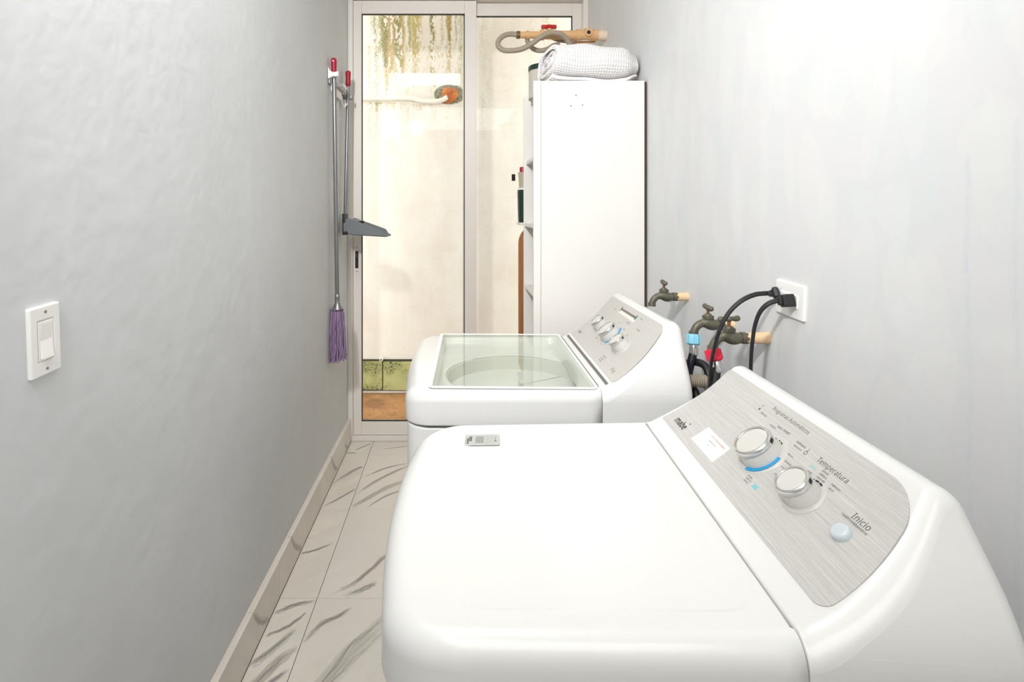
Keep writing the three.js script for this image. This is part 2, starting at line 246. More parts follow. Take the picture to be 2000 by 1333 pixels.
{
  const g = new THREE.BoxGeometry(2.8, 3.35, 0.2).translate(0.2, 1.675, ZO - 0.1);
  struct('wall_outer', g, outerMat);
  const plain = std(0xe6dfd2, 0.9);                              // narrow passage behind the house; open ends and overhang added to even its daylight
  struct('wall_boundary_left', boxUV(-4.5, -1.2, 0, 3.35, ZO - 0.2, ZO), plain);
  struct('wall_boundary_right', boxUV(1.6, 4.7, 0, 3.35, ZO - 0.2, ZO), plain);
  struct('added_eaves', boxUV(XL - 0.15, XR + 0.15, H + 0.2, H + 0.32, -4.2, ZB + 0.15), plain);  // added overhang out of view, keeps sky light off the top of the wall
  const soil = dataTex(512, (u, v) => { const k = 0.75 + 0.5 * (fbm(u, v, 8, 6, 51) - 0.5) + 0.25 * (fbm(u, v, 90, 2, 57) - 0.5); return [176 * k + 30, 130 * k + 18, 80 * k + 12]; }, true, 0.8);
  struct('floor_added_yard_left', boxUV(-4.5, XL - 0.15, -0.15, -0.002, ZD - 0.1, ZB), plain);  // added yards out of view, so daylight enters at the passage ends
  struct('floor_added_yard_right', boxUV(XR + 0.15, 4.7, -0.15, -0.002, ZD - 0.1, ZB), plain);
  struct('floor_passage', boxUV(-4.5, 4.7, -0.15, 0, ZO - 0.2, ZD - 0.1), std(0xffffff, 0.85, { map: soil, bumpMap: plasterBump, bumpScale: 0.006 }));
  const moss = dataTex(512, (u, v) => { const a = fbm(u, v, 5, 5, 61), b = fbm(u, v, 90, 3, 67), k = 1 - 0.5 * ss01((b - 0.52) * 6) * ss01((0.62 - a) * 4); return [(150 + 50 * a) * k, (152 + 46 * a) * k, (92 + 50 * a) * k]; }, true, 1.7);
  const plinth = struct('trim_1', box(-1.2, 1.6, 0.022, 0.272, ZO, ZO + 0.012), std(0x3f3b2c, 0.95));
  const xs = [-1.2, -0.585 - 0.4, -0.585, -0.18, 0.225, 0.63, 1.035, 1.6], mm = std(0xffffff, 0.9, { map: moss, bumpMap: plasterBump, bumpScale: 0.01 });
  for (let i = 0; i < xs.length - 1; i++) {
    const g2 = box(xs[i] + 0.004, xs[i + 1] - 0.004, 0.03 + 0.004 * (i % 2), 0.262 - 0.003 * (i % 3), ZO + 0.008, ZO + 0.03, 0.004), p = g2.attributes.position, uv = g2.attributes.uv;
    for (let k = 0; k < p.count; k++) uv.setXY(k, p.getX(k), p.getY(k)); part('plinth_tile', g2, mm, plinth);
  }
}
// conduit, foam and stub on the outer wall
{
  const z = ZO + 0.022, t = thing('conduit_pipe', 'white plastic conduit pipe running along the stained outer wall into orange foam', 'pipe', [0, 0, 0]);
  part('pipe', tube([[-1.1, 2.372, z], [-0.8, 2.372, z], [-0.55, 2.372, z], [-0.40, 2.374, z], [-0.35, 2.372, z + 0.004], [-0.27, 2.35, z + 0.01], [-0.18, 2.343, z + 0.016], [-0.11, 2.352, z + 0.022], [-0.065, 2.375, z + 0.03]], 0.0195, 16, 80), phys(0xf2ede3, 0.5), t);
  for (const [a, b] of [[-0.60, -0.53], [-0.375, -0.345]]) part('coupling', cyl([a, 2.372, z], [b, 2.372, z], 0.022), phys(0xefe9dd, 0.5), t);
  // expanding foam: a lumpy swirl
  const blob = new THREE.IcosahedronGeometry(1, 24), p = blob.attributes.position, v = V3();
  for (let i = 0; i < p.count; i++) { v.fromBufferAttribute(p, i); const a = Math.atan2(v.y, v.x), k = 1 + 0.16 * Math.sin(a * 2 + 3 * v.z + 1) + 0.12 * Math.sin(a * 3 - 4 * v.z) + 0.07 * Math.sin(v.x * 9 + v.y * 7); v.multiplyScalar(k); p.setXYZ(i, v.x * 0.056, v.y * 0.062, v.z * 0.035); }
  blob.computeVertexNormals();
  const f = thing('sealing_foam', 'rust orange lump of sealing foam on the mouldy outer wall', 'foam', [-0.045, 2.398, ZO + 0.02]);
  part('foam', mergeVertices(blob), std(0xc46a26, 0.85), f);
  part('foam_lobe', [along(new THREE.SphereGeometry(0.03, 16, 12), [-0.03, 0.03, 0.012], [0, 1, 0]), along(new THREE.SphereGeometry(0.028, 16, 12), [0.036, -0.008, 0.016], [0, 1, 0])], std(0xcf7c34, 0.85), f);
  const s = thing('drain_stub', 'short white pipe stub at the top of the mossy plinth outside', 'pipe', at(745, 702, 4.26));
  part('stub', along(lathe([[0.009, 0], [0.014, 0], [0.014, 0.05], [0.009, 0.05], [0.009, 0]], 20), [0, 0, -0.025], [0, 0, 1]), phys(0xeeeae2, 0.5), s);
}

// ------------------------------------------------------------------ lamps, all out of view
function glow(c, k) { return new THREE.MeshStandardMaterial({ color: 0x222222, emissive: c, emissiveIntensity: k, roughness: 0.5 }); }
{
  const t = thing('unseen_spot_lamp', 'unseen white can spotlight high behind the camera, placed to light the far end of the room', 'lamp', [-0.52, 2.57, 0.12]);
  const dir = V3(0.82, -0.95, -2.9).normalize(), on = (g) => g.applyQuaternion(new THREE.Quaternion().setFromUnitVectors(V3(0, 1, 0), dir));  // unseen lamp, aimed down the room to light the cabinet and door end
  part('lamp_can', on(lathe([[0.0, -0.15], [0.05, -0.15], [0.075, -0.13], [0.092, -0.01], [0.092, 0.012], [0.086, 0.012], [0.086, -0.004], [0, -0.006]], 40)), M.plasticWhite, t);
  part('lamp_face', on(lathe([[0.085, 0.004], [0.06, 0.012], [0, 0.016]], 40)), glow(0xffffff, 9), t);
  part('rod', cyl([-0.01, 0.05, 0.06], [-0.01, H - 2.57, 0.06], 0.01), M.chrome, t);
  part('canopy', lathe([[0, 0], [0.05, 0], [0.045, 0.02], [0, 0.02]], 24).translate(-0.01, H - 2.57 - 0.02, 0.06), M.plasticWhite, t);
  const l = new THREE.SpotLight(0xffffff, LIGHT.spot, 0, 0.96, 1, 2); l.position.copy(dir).multiplyScalar(0.03); l.target.position.copy(dir).multiplyScalar(3); l.castShadow = true; l.shadow.radius = 4; t.add(l, l.target);
}
function unseenCeilingPanel(x, z, w, d, k, label) {
  const t = thing('unseen_ceiling_panel', label, 'lamp', [x, H, z]);
  part('frame', extrude(roundRect(-w / 2 - 0.02, w / 2 + 0.02, -d / 2 - 0.02, d / 2 + 0.02, 0.01), 0.02, 0, [roundRect(-w / 2, w / 2, -d / 2, d / 2, 0.005).reverse()]).rotateX(Math.PI / 2), M.plasticWhite, t);
  part('diffuser', box(-w / 2, w / 2, -0.012, -0.004, -d / 2, d / 2), glow(0xfffaf2, k), t);
  const l = new THREE.RectAreaLight(0xffffff, k, w, d); l.position.set(0, -0.016, 0); l.lookAt(x, -5, z); l.rotation.set(-Math.PI / 2, 0, 0); t.add(l);
}
unseenCeilingPanel(-0.28, -1.22, 0.66, 0.5, LIGHT.panel, 'bright oblong ceiling panel above the dryer, out of view');  // out of view; lights the dryer and shows in the door glass
unseenCeilingPanel(0.08, 1.2, 1.4, 1.9, LIGHT.rearFill, 'added large dim fill panel on the ceiling behind the camera');  // added fill light, large and dim so its reflection stays faint

// ------------------------------------------------------------------ washer and dryer
// Local frame of a machine: +x to its back, -z to its far end, +z to its near end, y up from the floor.
const HALF = 0.345;
const ss = (a, b, x) => { const t = Math.max(0, Math.min(1, (x - a) / (b - a))); return t * t * (3 - 2 * t); };
function machineOutline(front, back, half, rc) {            // closed outline (x, z), counted with its outward normals
  const P = [], F = (z) => front(-z), slope = (z) => (F(z + 1e-3) - F(z - 1e-3)) / 2e-3;
  const nrm = (z) => Math.atan2(slope(z), -1);              // normal of the bowed front: (-1, F'(z))
  const corner = (s) => { let zt = s * (half - rc); for (let k = 0; k < 30; k++) zt = s * (half - rc) + Math.sin(nrm(zt)) * rc; const n0 = nrm(zt), cx = F(zt) - Math.cos(n0) * rc, out = []; let a0 = s * Math.PI / 2, a1 = n0; if (s < 0 && a1 > 0) a1 -= 2 * Math.PI; if (s > 0 && a1 < 0) a1 += 2 * Math.PI; for (let i = 0; i <= 14; i++) { const a = a0 + (a1 - a0) * i / 14; out.push([cx + Math.cos(a) * rc, s * half - s * rc + Math.sin(a) * rc, Math.cos(a), Math.sin(a)]); } return out; };
  const near = corner(1), far = corner(-1).reverse();
  for (let i = 0; i <= 16; i++) { const t = i / 16; P.push([back + (near[0][0] - back) * t, half, 0, 1]); }
  P.push(...near.slice(1));
  const z0 = near.at(-1)[1], z1 = far[0][1];
  for (let i = 1; i < 40; i++) { const z = z0 + (z1 - z0) * i / 40, n = nrm(z); P.push([F(z), z, Math.cos(n), Math.sin(n)]); }
  P.push(...far);
  for (let i = 1; i <= 16; i++) { const t = i / 16; P.push([far.at(-1)[0] + (back - far.at(-1)[0]) * t, -half, 0, -1]); }
  for (let i = 0; i <= 28; i++) P.push([back, (half - 0.036) * (i / 14 - 1), 1, 0]);
  return P;
}
function loft(rings, closeLast, flip) {
  const n = rings[0].length, pos = [], idx = []; for (const r of rings) for (const p of r) pos.push(...p);
  for (let k = 0; k < rings.length - 1; k++) for (let i = 0; i < n; i++) { const a = k * n + i, b = k * n + (i + 1) % n, c = a + n, d = b + n; flip ? idx.push(a, b, c, b, d, c) : idx.push(a, c, b, b, c, d); }
  if (closeLast) { const o = (rings.length - 1) * n, m = pos.length / 3, L = rings.at(-1); pos.push(L.reduce((s, p) => s + p[0], 0) / n, L.reduce((s, p) => s + p[1], 0) / n, L.reduce((s, p) => s + p[2], 0) / n); for (let i = 0; i < n; i++) flip ? idx.push(o + i, o + (i + 1) % n, m) : idx.push(o + i, m, o + (i + 1) % n); }
  return geom(pos, idx);
}
function rectAt(x0, x1, z0, z1, r, cx, cz, dirs) {          // rounded rectangle sampled along given directions from (cx, cz)
  const poly = roundRect(x0, x1, z0, z1, r, 10);
  return dirs.map(([dx, dz]) => { let best = 0; for (let i = 0; i < poly.length; i++) { const [ax, az] = poly[i], [bx, bz] = poly[(i + 1) % poly.length], ex = bx - ax, ez = bz - az, den = dx * ez - dz * ex; if (Math.abs(den) < 1e-12) continue; const t = ((ax - cx) * ez - (az - cz) * ex) / den, w = ((ax - cx) * dz - (az - cz) * dx) / den; if (t > 0 && w >= -1e-4 && w <= 1 + 1e-4) best = Math.max(best, t); } if (!best) console.log('miss', dx, dz); return [cx + dx * best, cz + dz * best]; });
}
function worktopGeo(o) {
  const out = machineOutline(o.front, 0.1205, HALF, o.corner), cx = o.cx ?? -0.13, cz = 0;
  const y = (x) => o.top + o.slope * (x - 0.12), rr = (p) => p[2] > 0.5 ? 0.004 : 0.03 + 0.014 * Math.max(0, -p[2]) ** 2;
  const ring = (k, drop) => out.map((p) => { const r = rr(p) * k; return [p[0] - p[2] * r, y(p[0]) - drop, p[1] - p[3] * r]; });
  const rings = [ring(0.35, 0.100), ring(0.1, 0.099), ring(0, 0.095), ring(0, 0.07)];
  for (let i = 0; i <= 9; i++) { const a = i / 9 * Math.PI / 2; rings.push(out.map((p) => { const r = rr(p); return [p[0] - p[2] * r * (1 - Math.cos(a)), y(p[0]) - Math.min(0.045, r * 1.15) * (1 - Math.sin(a)), p[1] - p[3] * r * (1 - Math.cos(a))]; })); }
  const last = rings.at(-1), dirs = last.map((p) => { const l = Math.hypot(p[0] - cx, p[2] - cz); return [(p[0] - cx) / l, (p[2] - cz) / l]; });
  return { rings, dirs, cx, cz, y };
}
function consoleProfile(c) {                               // closed section of the console (x, y), front-bottom first, over the ridge to the back
  const P = [[0.1225, c.skirt], [0.1225, c.lo[1] - 0.006], [0.1235, c.lo[1] - 0.002], [0.126, c.lo[1]]];
  const n = 18, [ax, ay] = c.lo, [bx, by] = c.hi, L = Math.hypot(bx - ax, by - ay), nx = (by - ay) / L, ny = -(bx - ax) / L;
  for (let i = 0; i <= n; i++) { const t = i / n, s = c.sag * 4 * t * (1 - t); P.push([ax + (bx - ax) * t + nx * s, ay + (by - ay) * t + ny * s]); }
  const front = P.length;
  const a0 = Math.atan2(-ny, -nx), R = 0.026, qx = bx + nx * R, qy = by + ny * R;
  for (let i = 1; i <= 9; i++) { const a = a0 + (0.08 - a0) * i / 9; P.push([qx + Math.cos(a) * R, qy + Math.sin(a) * R]); }
  for (const q of [[c.back - 0.006, by - 0.09], [c.back - 0.002, by - 0.16], [c.back, c.skirt]]) { const o = P.at(-1); for (let i = 1; i <= 7; i++) P.push([o[0] + (q[0] - o[0]) * i / 7, o[1] + (q[1] - o[1]) * i / 7]); }
  return { P, front };
}
function panelPoint(c, s, off = 0) {                        // point of the sloping panel at distance s up from the console's lower lip
  const [ax, ay] = c.lo, [bx, by] = c.hi, L = Math.hypot(bx - ax, by - ay), tx = (bx - ax) / L, ty = (by - ay) / L, nx = ty, ny = -tx, t = s / L, g = c.sag * 4 * t * (1 - t), gd = c.sag * 4 * (1 - 2 * t) / L;
  const mx = -nx + tx * gd, my = -ny + ty * gd, ml = Math.hypot(mx, my);
  return { x: ax + tx * s + nx * g + mx / ml * off, y: ay + ty * s + ny * g + my / ml * off, n: [mx / ml, my / ml, 0] };
}
function consoleGeo(c) {
  const { P } = consoleProfile(c), n = P.length, r = 0.026;
  const nor = P.map((p, i) => { const a = P[(i + n - 1) % n], b = P[(i + 1) % n]; let n1 = [-(p[1] - a[1]), p[0] - a[0]], n2 = [-(b[1] - p[1]), b[0] - p[0]]; const l1 = Math.hypot(...n1) || 1, l2 = Math.hypot(...n2) || 1; const m = [n1[0] / l1 + n2[0] / l2, n1[1] / l1 + n2[1] / l2], l = Math.hypot(...m) || 1; return i === 0 ? [0, 0] : i < 4 ? [0, 1] : [m[0] / l, m[1] / l]; });
  const y1 = c.hi[1], y0 = c.lo[1], half = (end, y) => HALF - (end > 0 ? c.taperNear : c.taperFar) * Math.pow(ss(y0 - 0.03, y1 + 0.06, y), 1.0) * 1.15;
  const edge = (i) => (i === 0 || i === n - 1) ? 0 : Math.min(1, Math.min(i, n - 1 - i) / 3);
  const ringAt = (end, k) => P.map((p, i) => { const a = k * Math.PI / 2, R = i < 5 ? 0.03 : i < 9 ? 0.03 - 0.0015 * (i - 4) : i < 14 ? 0.024 : Math.max(0.018, 0.024 - 0.001 * (i - 14)), off = R * (1 - Math.cos(a)); const yy = p[1] - nor[i][1] * off; return [p[0] - nor[i][0] * off, yy, end * (half(end, yy) - R + R * Math.sin(a))]; });
  const rings = []; for (let i = 0; i <= 8; i++) rings.push(ringAt(-1, 1 - i / 8)); for (let i = 0; i <= 8; i++) rings.push(ringAt(1, i / 8));
  const body = (() => { const pos = [], idx = []; for (const q of rings) for (const p of q) pos.push(...p); for (let k = 0; k < rings.length - 1; k++) for (let i = 0; i < n - 1; i++) { const a = k * n + i, b = a + 1, d = a + n, e = d + 1; idx.push(a, d, b, b, d, e); } return geom(pos, idx); })();
  const cap = (end) => {                                    // end wall between the front chain and the back chain
    const R = end > 0 ? rings.at(-1) : rings[0]; let top = 0; R.forEach((p, i) => { if (p[1] > R[top][1]) top = i; });
    const fr = R.slice(0, top + 1), bk = R.slice(top).reverse(), q = 14, lv = [...new Set([...fr, ...bk].map((p) => Math.round(p[1] * 1e6) / 1e6))].sort((a, b) => a - b), lo = Math.max(fr[0][1], bk[0][1]) - 1e-5, levels = lv.filter((y) => y >= lo), m = levels.length - 1, pos = [], idx = [];
    const xAt = (ch, y) => { for (let i = 0; i < ch.length - 1; i++) { const a = ch[i], b = ch[i + 1]; if (y >= Math.min(a[1], b[1]) - 1e-9 && y <= Math.max(a[1], b[1]) + 1e-9) { const t = Math.abs(b[1] - a[1]) < 1e-9 ? 0 : (y - a[1]) / (b[1] - a[1]); return a[0] + (b[0] - a[0]) * t; } } return ch.at(-1)[0]; };
    for (let j = 0; j <= m; j++) { const y = levels[j], xa = xAt(fr, y), xb = xAt(bk, y); for (let k = 0; k <= q; k++) pos.push(xa + (xb - xa) * k / q, y, end * half(end, y)); }
    for (let j = 0; j < m; j++) for (let k = 0; k < q; k++) { const a = j * (q + 1) + k, b = a + 1, d = a + q + 1, e = d + 1; end > 0 ? idx.push(a, b, d, b, e, d) : idx.push(a, d, b, b, d, e); }
    return geom(pos, idx);
  };
  return [body, cap(1), cap(-1)];
}
// thin sheet lying on the panel: between z = -uF(s) and z = -uN(s), s0..s1, with rounded corners [far-low, far-high, near-low, near-high]
function panelSheet(c, uF, uN, s0, s1, rad, off, U0, U1, S0, S1, thick = 0.0012) {
  const rows = [], cut = (s, rl, rh) => { let k = 0; if (s - s0 < rl) k = rl - Math.sqrt(Math.max(0, rl * rl - (rl - (s - s0)) ** 2)); if (s1 - s < rh) k = Math.max(k, rh - Math.sqrt(Math.max(0, rh * rh - (rh - (s1 - s)) ** 2))); return k; };
  for (let i = 0; i <= 56; i++) { const t = i / 56; rows.push(s0 + (s1 - s0) * (0.5 - 0.5 * Math.cos(t * Math.PI))); }
  const q = 20, pos = [], uv = [], idx = [];
  for (const layer of [off, off - thick]) rows.forEach((s) => { const a = uF(s) - cut(s, rad[0], rad[1]), b = uN(s) + cut(s, rad[2], rad[3]), p = panelPoint(c, s, layer); for (let k = 0; k <= q; k++) { const u = a + (b - a) * k / q; pos.push(p.x, p.y, -u); uv.push((U0 - u) / (U0 - U1), (s - S0) / (S1 - S0)); } });
  const m = rows.length, W = q + 1;
  for (let j = 0; j < m - 1; j++) for (let k = 0; k < q; k++) { const a = j * W + k; idx.push(a, a + 1, a + W, a + 1, a + W + 1, a + W); }
  const base = pos.length / 3; // rim
  const loop = []; for (let k = 0; k <= q; k++) loop.push(k); for (let j = 1; j < m; j++) loop.push(j * W + q); for (let k = q - 1; k >= 0; k--) loop.push((m - 1) * W + k); for (let j = m - 2; j > 0; j--) loop.push(j * W);
  for (const i of loop) { for (const o of [0, m * W]) { pos.push(pos[(i + o) * 3], pos[(i + o) * 3 + 1], pos[(i + o) * 3 + 2]); uv.push(uv[(i + o) * 2], uv[(i + o) * 2 + 1]); } }
  for (let i = 0; i < loop.length; i++) { const a = base + i * 2, b = base + ((i + 1) % loop.length) * 2; idx.push(a, a + 1, b, b, a + 1, b + 1); }
  return geom(pos, idx, uv);
}
function bodyGeo(o) {
  const out = machineOutline(o.front, o.c.back - 0.004, HALF - 0.004, o.corner - 0.01), ring = (y, k) => out.map((p) => [p[0] - p[2] * k, y, p[1] - p[3] * k]);
  return loft([ring(0.02, 0.03), ring(0.05, 0.006), ring(o.c.skirt - 0.012, 0.006), ring(o.c.skirt - 0.004, 0.009), ring(o.c.skirt - 0.004, 0.03)], true);
}
// knob on the panel: bezel, skirt, chrome band and cap, turned about the panel's normal
function knob(c, parent, u, s, r, h, rBezel, arc, arcA = 0) {
  const b = panelPoint(c, s, 0.0015), place = (g) => { const q = new THREE.Quaternion().setFromUnitVectors(V3(0, 1, 0), V3(...b.n)); return g.applyQuaternion(q).translate(b.x, b.y, -u); };
  const dial = part('dial_ring', place(lathe([[0, 0.0015], [rBezel * 0.72, 0.0015], [rBezel * 0.74, 0.004], [rBezel * 0.97, 0.0035], [rBezel, 0]], 48)), M.bezel, parent);
  const k = part('knob', place(lathe([[r * 1.06, 0.003], [r * 1.07, 0.006], [r * 0.98, h * 0.72], [r * 0.97, h * 0.74]], 48)), M.knob, parent);
  part('chrome_band', place(lathe([[r * 0.965, h * 0.73], [r * 1.04, h * 0.76], [r * 1.05, h * 0.9], [r * 0.99, h], [r * 0.9, h * 1.02], [r * 0.86, h * 0.99]], 48)), M.chrome, k);
  part('knob_cap', place(lathe([[0, h * 1.0], [r * 0.6, h * 1.0], [r * 0.84, h * 0.985], [r * 0.88, h * 0.93]].reverse(), 48)), M.knob, k);
  part('pointer', place(new THREE.BoxGeometry(r * 0.24, h * 0.16, r * 0.1).translate(0, h * 0.84, r * 1.03).rotateY(0.75)), M.rubber, k);
  if (arc) { const g = new THREE.RingGeometry(rBezel * 0.72, rBezel * 0.90, 40, 1, 0, arc).rotateX(-Math.PI / 2); g.rotateY(arcA).translate(0, 0.0048, 0); part('blue_arc', place(g), M.blue, dial); }
  return k;
}
// print for the two panels: brushed grey with the lettering. x runs from the far end to the near end.
const PU0 = 0.34, PU1 = -0.34, PS0 = 0.02, PS1 = 0.272;
function panelPrint(seed, tone, draw, amp = 1) {
  return canvasTex(2040, 756, (c, w, h) => {
    const r = mulberry(seed), X = (u) => (PU0 - u) / (PU0 - PU1) * w, Y = (s) => (PS1 - s) / (PS1 - PS0) * h;
    c.fillStyle = tone; c.fillRect(0, 0, w, h);
    for (let i = 0; i < 5200; i++) { const y = r() * h, x = r() * w - 120, l = 40 + r() * 380; c.strokeStyle = r() < 0.5 ? `rgba(255,254,250,${(0.04 + r() * 0.13) * amp})` : `rgba(118,115,110,${(0.03 + r() * 0.13) * amp})`; c.lineWidth = 0.6 + r() * 1.3; c.beginPath(); c.moveTo(x, y); c.lineTo(x + l, y + (r() - 0.5) * 2); c.stroke(); }
    c.textBaseline = 'middle'; c.lineCap = 'round';
    const text = (str, u, s, size, color, font = 'sans-serif', align = 'left') => { c.font = `${size}px ${font}`; c.fillStyle = color; c.textAlign = align; c.fillText(str, X(u), Y(s)); };
    const fine = (u, s, len, size, color = 'rgba(80,78,74,0.8)') => { c.strokeStyle = color; c.lineWidth = size * 0.12; let x = X(u); const y = Y(s), end = x + len; while (x < end) { const k = size * (0.35 + r() * 0.3); c.beginPath(); c.moveTo(x, y + size * 0.3); c.lineTo(x, y - size * (r() < 0.25 ? 0.5 : 0.25)); c.lineTo(x + k * 0.5, y - size * 0.25); c.lineTo(x + k * 0.55, y + size * 0.3); c.stroke(); x += k; } };
    draw(c, { X, Y, text, fine, w, h });
  });
}
const dryerPrint = panelPrint(21, '#c3c1be', (c, { X, Y, text, fine }) => {
  c.strokeStyle = '#2c2a26'; c.lineWidth = 4.5; c.font = '66px sans-serif'; c.lineJoin = 'round'; c.strokeText('mabe', X(0.274), Y(0.055)); text('mabe', 0.274, 0.055, 66, '#2c2a26'); c.fillStyle = '#2c2a26'; c.beginPath(); c.arc(X(0.224), Y(0.0685), 6.5, 0, 7); c.fill();
  text('Programas Automáticos', 0.0885, 0.2085, 33, '#3a3733');
  text('Temperatura', -0.0865, 0.1825, 38, '#3a3733');
  text('Inicio', -0.209, 0.1495, 42, '#4a3f3c');
  fine(-0.196, 0.1405, 150, 15);
  fine(0.105, 0.187, 62, 16); c.fillStyle = '#55524d'; c.beginPath(); c.arc(X(0.117), Y(0.191), 8, 0, 7); c.fill(); c.strokeStyle = '#55524d'; c.lineWidth = 3; c.beginPath(); c.arc(X(0.117), Y(0.199), 7, Math.PI, 0); c.stroke();
  fine(0.059, 0.179, 60, 15); fine(0.041, 0.185, 48, 15); fine(0.022, 0.186, 52, 17, 'rgba(40,38,36,0.95)');
  fine(-0.024, 0.184, 74, 16, 'rgba(60,58,55,0.9)'); fine(-0.026, 0.176, 66, 14); c.strokeStyle = '#55524d'; c.lineWidth = 3.5; c.beginPath(); c.arc(X(-0.058), Y(0.1775), 10, 0, 7); c.stroke(); c.beginPath(); c.moveTo(X(-0.058), Y(0.1815)); c.lineTo(X(-0.058), Y(0.187)); c.stroke();
  fine(-0.032, 0.158, 46, 14); fine(-0.042, 0.145, 56, 14); fine(-0.047, 0.134, 44, 14); fine(-0.052, 0.117, 52, 15);
  fine(-0.086, 0.166, 46, 14, 'rgba(90,180,196,0.95)'); fine(-0.091, 0.157, 34, 13); fine(-0.111, 0.172, 44, 14); fine(-0.112, 0.1655, 50, 14); fine(-0.113, 0.159, 56, 14); fine(-0.143, 0.164, 60, 14); fine(-0.146, 0.157, 30, 13);
  fine(-0.02, 0.083, 40, 13); fine(-0.022, 0.0775, 48, 13); fine(-0.024, 0.072, 44, 13); c.fillStyle = 'rgba(112,196,210,0.85)'; c.fillRect(X(-0.048), Y(0.081), 40, 24);
}, 1.0);
const washerPrint = panelPrint(22, '#c4c1bc', (c, { X, Y, text, fine }) => {
  c.strokeStyle = '#4b4842'; c.lineWidth = 2; c.font = '52px sans-serif'; c.strokeText('mabe', X(0.275), Y(0.062)); text('mabe', 0.275, 0.062, 52, '#4b4842');
  text('18 kg', -0.22, 0.056, 50, '#4b4842', 'bold sans-serif');
  fine(-0.095, 0.064, 110, 20); fine(-0.1, 0.054, 96, 18); fine(-0.105, 0.046, 84, 18);
  const x = X(0.135), y = Y(0.232), w = X(-0.045) - x;
  c.fillStyle = 'rgba(236,232,222,0.9)'; c.fillRect(x - 10, y + 14, w + 24, 46);
  c.fillStyle = '#5c5146'; c.fillRect(x, y - 20, 22, 66); c.fillRect(x, y - 2, w, 24); c.fillStyle = '#2b6f84'; c.fillRect(x + w - 34, y - 22, 26, 60); c.fillStyle = '#8f8578'; for (let i = 0; i < 9; i++) c.fillRect(x + 40 + i * 46, y + 3, 26, 12);
  fine(0.19, 0.215, 60, 18); fine(0.0, 0.2, 90, 18); fine(-0.07, 0.235, 70, 18, 'rgba(60,130,150,0.9)'); fine(-0.11, 0.2, 90, 20); fine(-0.02, 0.175, 60, 16); fine(-0.08, 0.165, 50, 16); fine(0.09, 0.09, 60, 16); fine(0.05, 0.185, 40, 16);
}, 0.35);
const feet = (o) => [[-0.36, 0.29], [-0.36, -0.29], [0.3, 0.29], [0.3, -0.29]].map(([x, z]) => along(lathe([[0, 0], [0.02, 0], [0.02, 0.012], [0.008, 0.014], [0.008, 0.03], [0, 0.03]], 16), [x, 0, z], [0, 1, 0]));

// --- dryer, nearest
const DR = { corner: 0.115, front: (u) => -0.433 + 0.3 * (u - 0.1) ** 2, top: CAM_H - 0.501, slope: 0.045, c: { skirt: CAM_H - 0.606, lo: [0.13, CAM_H - 0.499], hi: [0.316, CAM_H - 0.3605], sag: 0.012, back: 0.371, taperNear: 0.085, taperFar: 0.03 } };
{
  const t = thing('dryer', 'nearest white top-control dryer with a plain solid top and a brushed grey dial panel', 'dryer', [0.31, 0, -0.965], -4.2 * Math.PI / 180);
  part('cabinet', bodyGeo(DR), M.enamel, t);
  for (const g of feet()) part('foot', g, M.rubber, t);
  const w = worktopGeo(DR), rect = (d, dy) => rectAt(-0.30 + d, 0.10 - d, -0.29 + d, 0.29 - d, 0.045 - d * 0.5, w.cx, w.cz, w.dirs).map(([x, z]) => [x, w.y(x) + dy, z]);
  const mid = (k) => rect(0.009, -0.0016).map((p) => [w.cx + (p[0] - w.cx) * k, w.y(w.cx + (p[0] - w.cx) * k) - 0.0016, p[2] * k]);
  part('worktop', loft([...w.rings, rect(0, 0), rect(0.002, -0.0003), rect(0.007, -0.0013), rect(0.009, -0.0016), mid(0.66), mid(0.33)], true), M.enamel, t);
  const k = part('console', consoleGeo(DR.c), M.enamel, t);
  part('control_panel', panelSheet(DR.c, (s) => 0.311 - 0.02 * (s - 0.03), (s) => -0.306 + 0.055 * Math.max(0, (s - 0.034) / 0.2) ** 1.5, 0.030, 0.226, [0.004, 0.014, 0.02, 0.05], 0.0014, PU0, PU1, PS0, PS1), std(0xffffff, 0.42, { map: dryerPrint, metalness: 0.15 }), t);
  knob(DR.c, t, 0.003, 0.127, 0.034, 0.034, 0.0475, 1.75, 3.35);
  knob(DR.c, t, -0.130, 0.122, 0.0265, 0.033, 0.0355, 0);
  const b = panelPoint(DR.c, 0.1195, 0.001);
  part('start_button', along(lathe([[0, 0.0095], [0.0095, 0.0092], [0.0125, 0.0075], [0.0135, 0.004], [0.0135, 0]].reverse(), 36), [b.x, b.y, 0.224], b.n), M.button, t);
  // dark print round the big dial
  const q = panelPoint(DR.c, 0.127, 0.0058), marks = [];
  for (let i = 0; i < 9; i++) { const a = -0.35 + i * 0.27; marks.push(new THREE.RingGeometry(0.0375, 0.0395, 6, 1, a, i % 3 === 1 ? 0.1 : 0.2).rotateX(-Math.PI / 2)); }
  part('dial_marks', marks.map((g) => along(g, [q.x, q.y, -0.003], q.n)), M.rubber, t).userData.kind = 'stuff';
  const q2 = panelPoint(DR.c, 0.122, 0.0057); part('dial_marks', [0, 0.3, 0.6].map((a) => along(new THREE.RingGeometry(0.0295, 0.0325, 8, 1, -0.3 + a, 0.24).rotateX(-Math.PI / 2), [q2.x, q2.y, 0.130], q2.n)), M.rubber, t).userData.kind = 'stuff';
  void k;
}
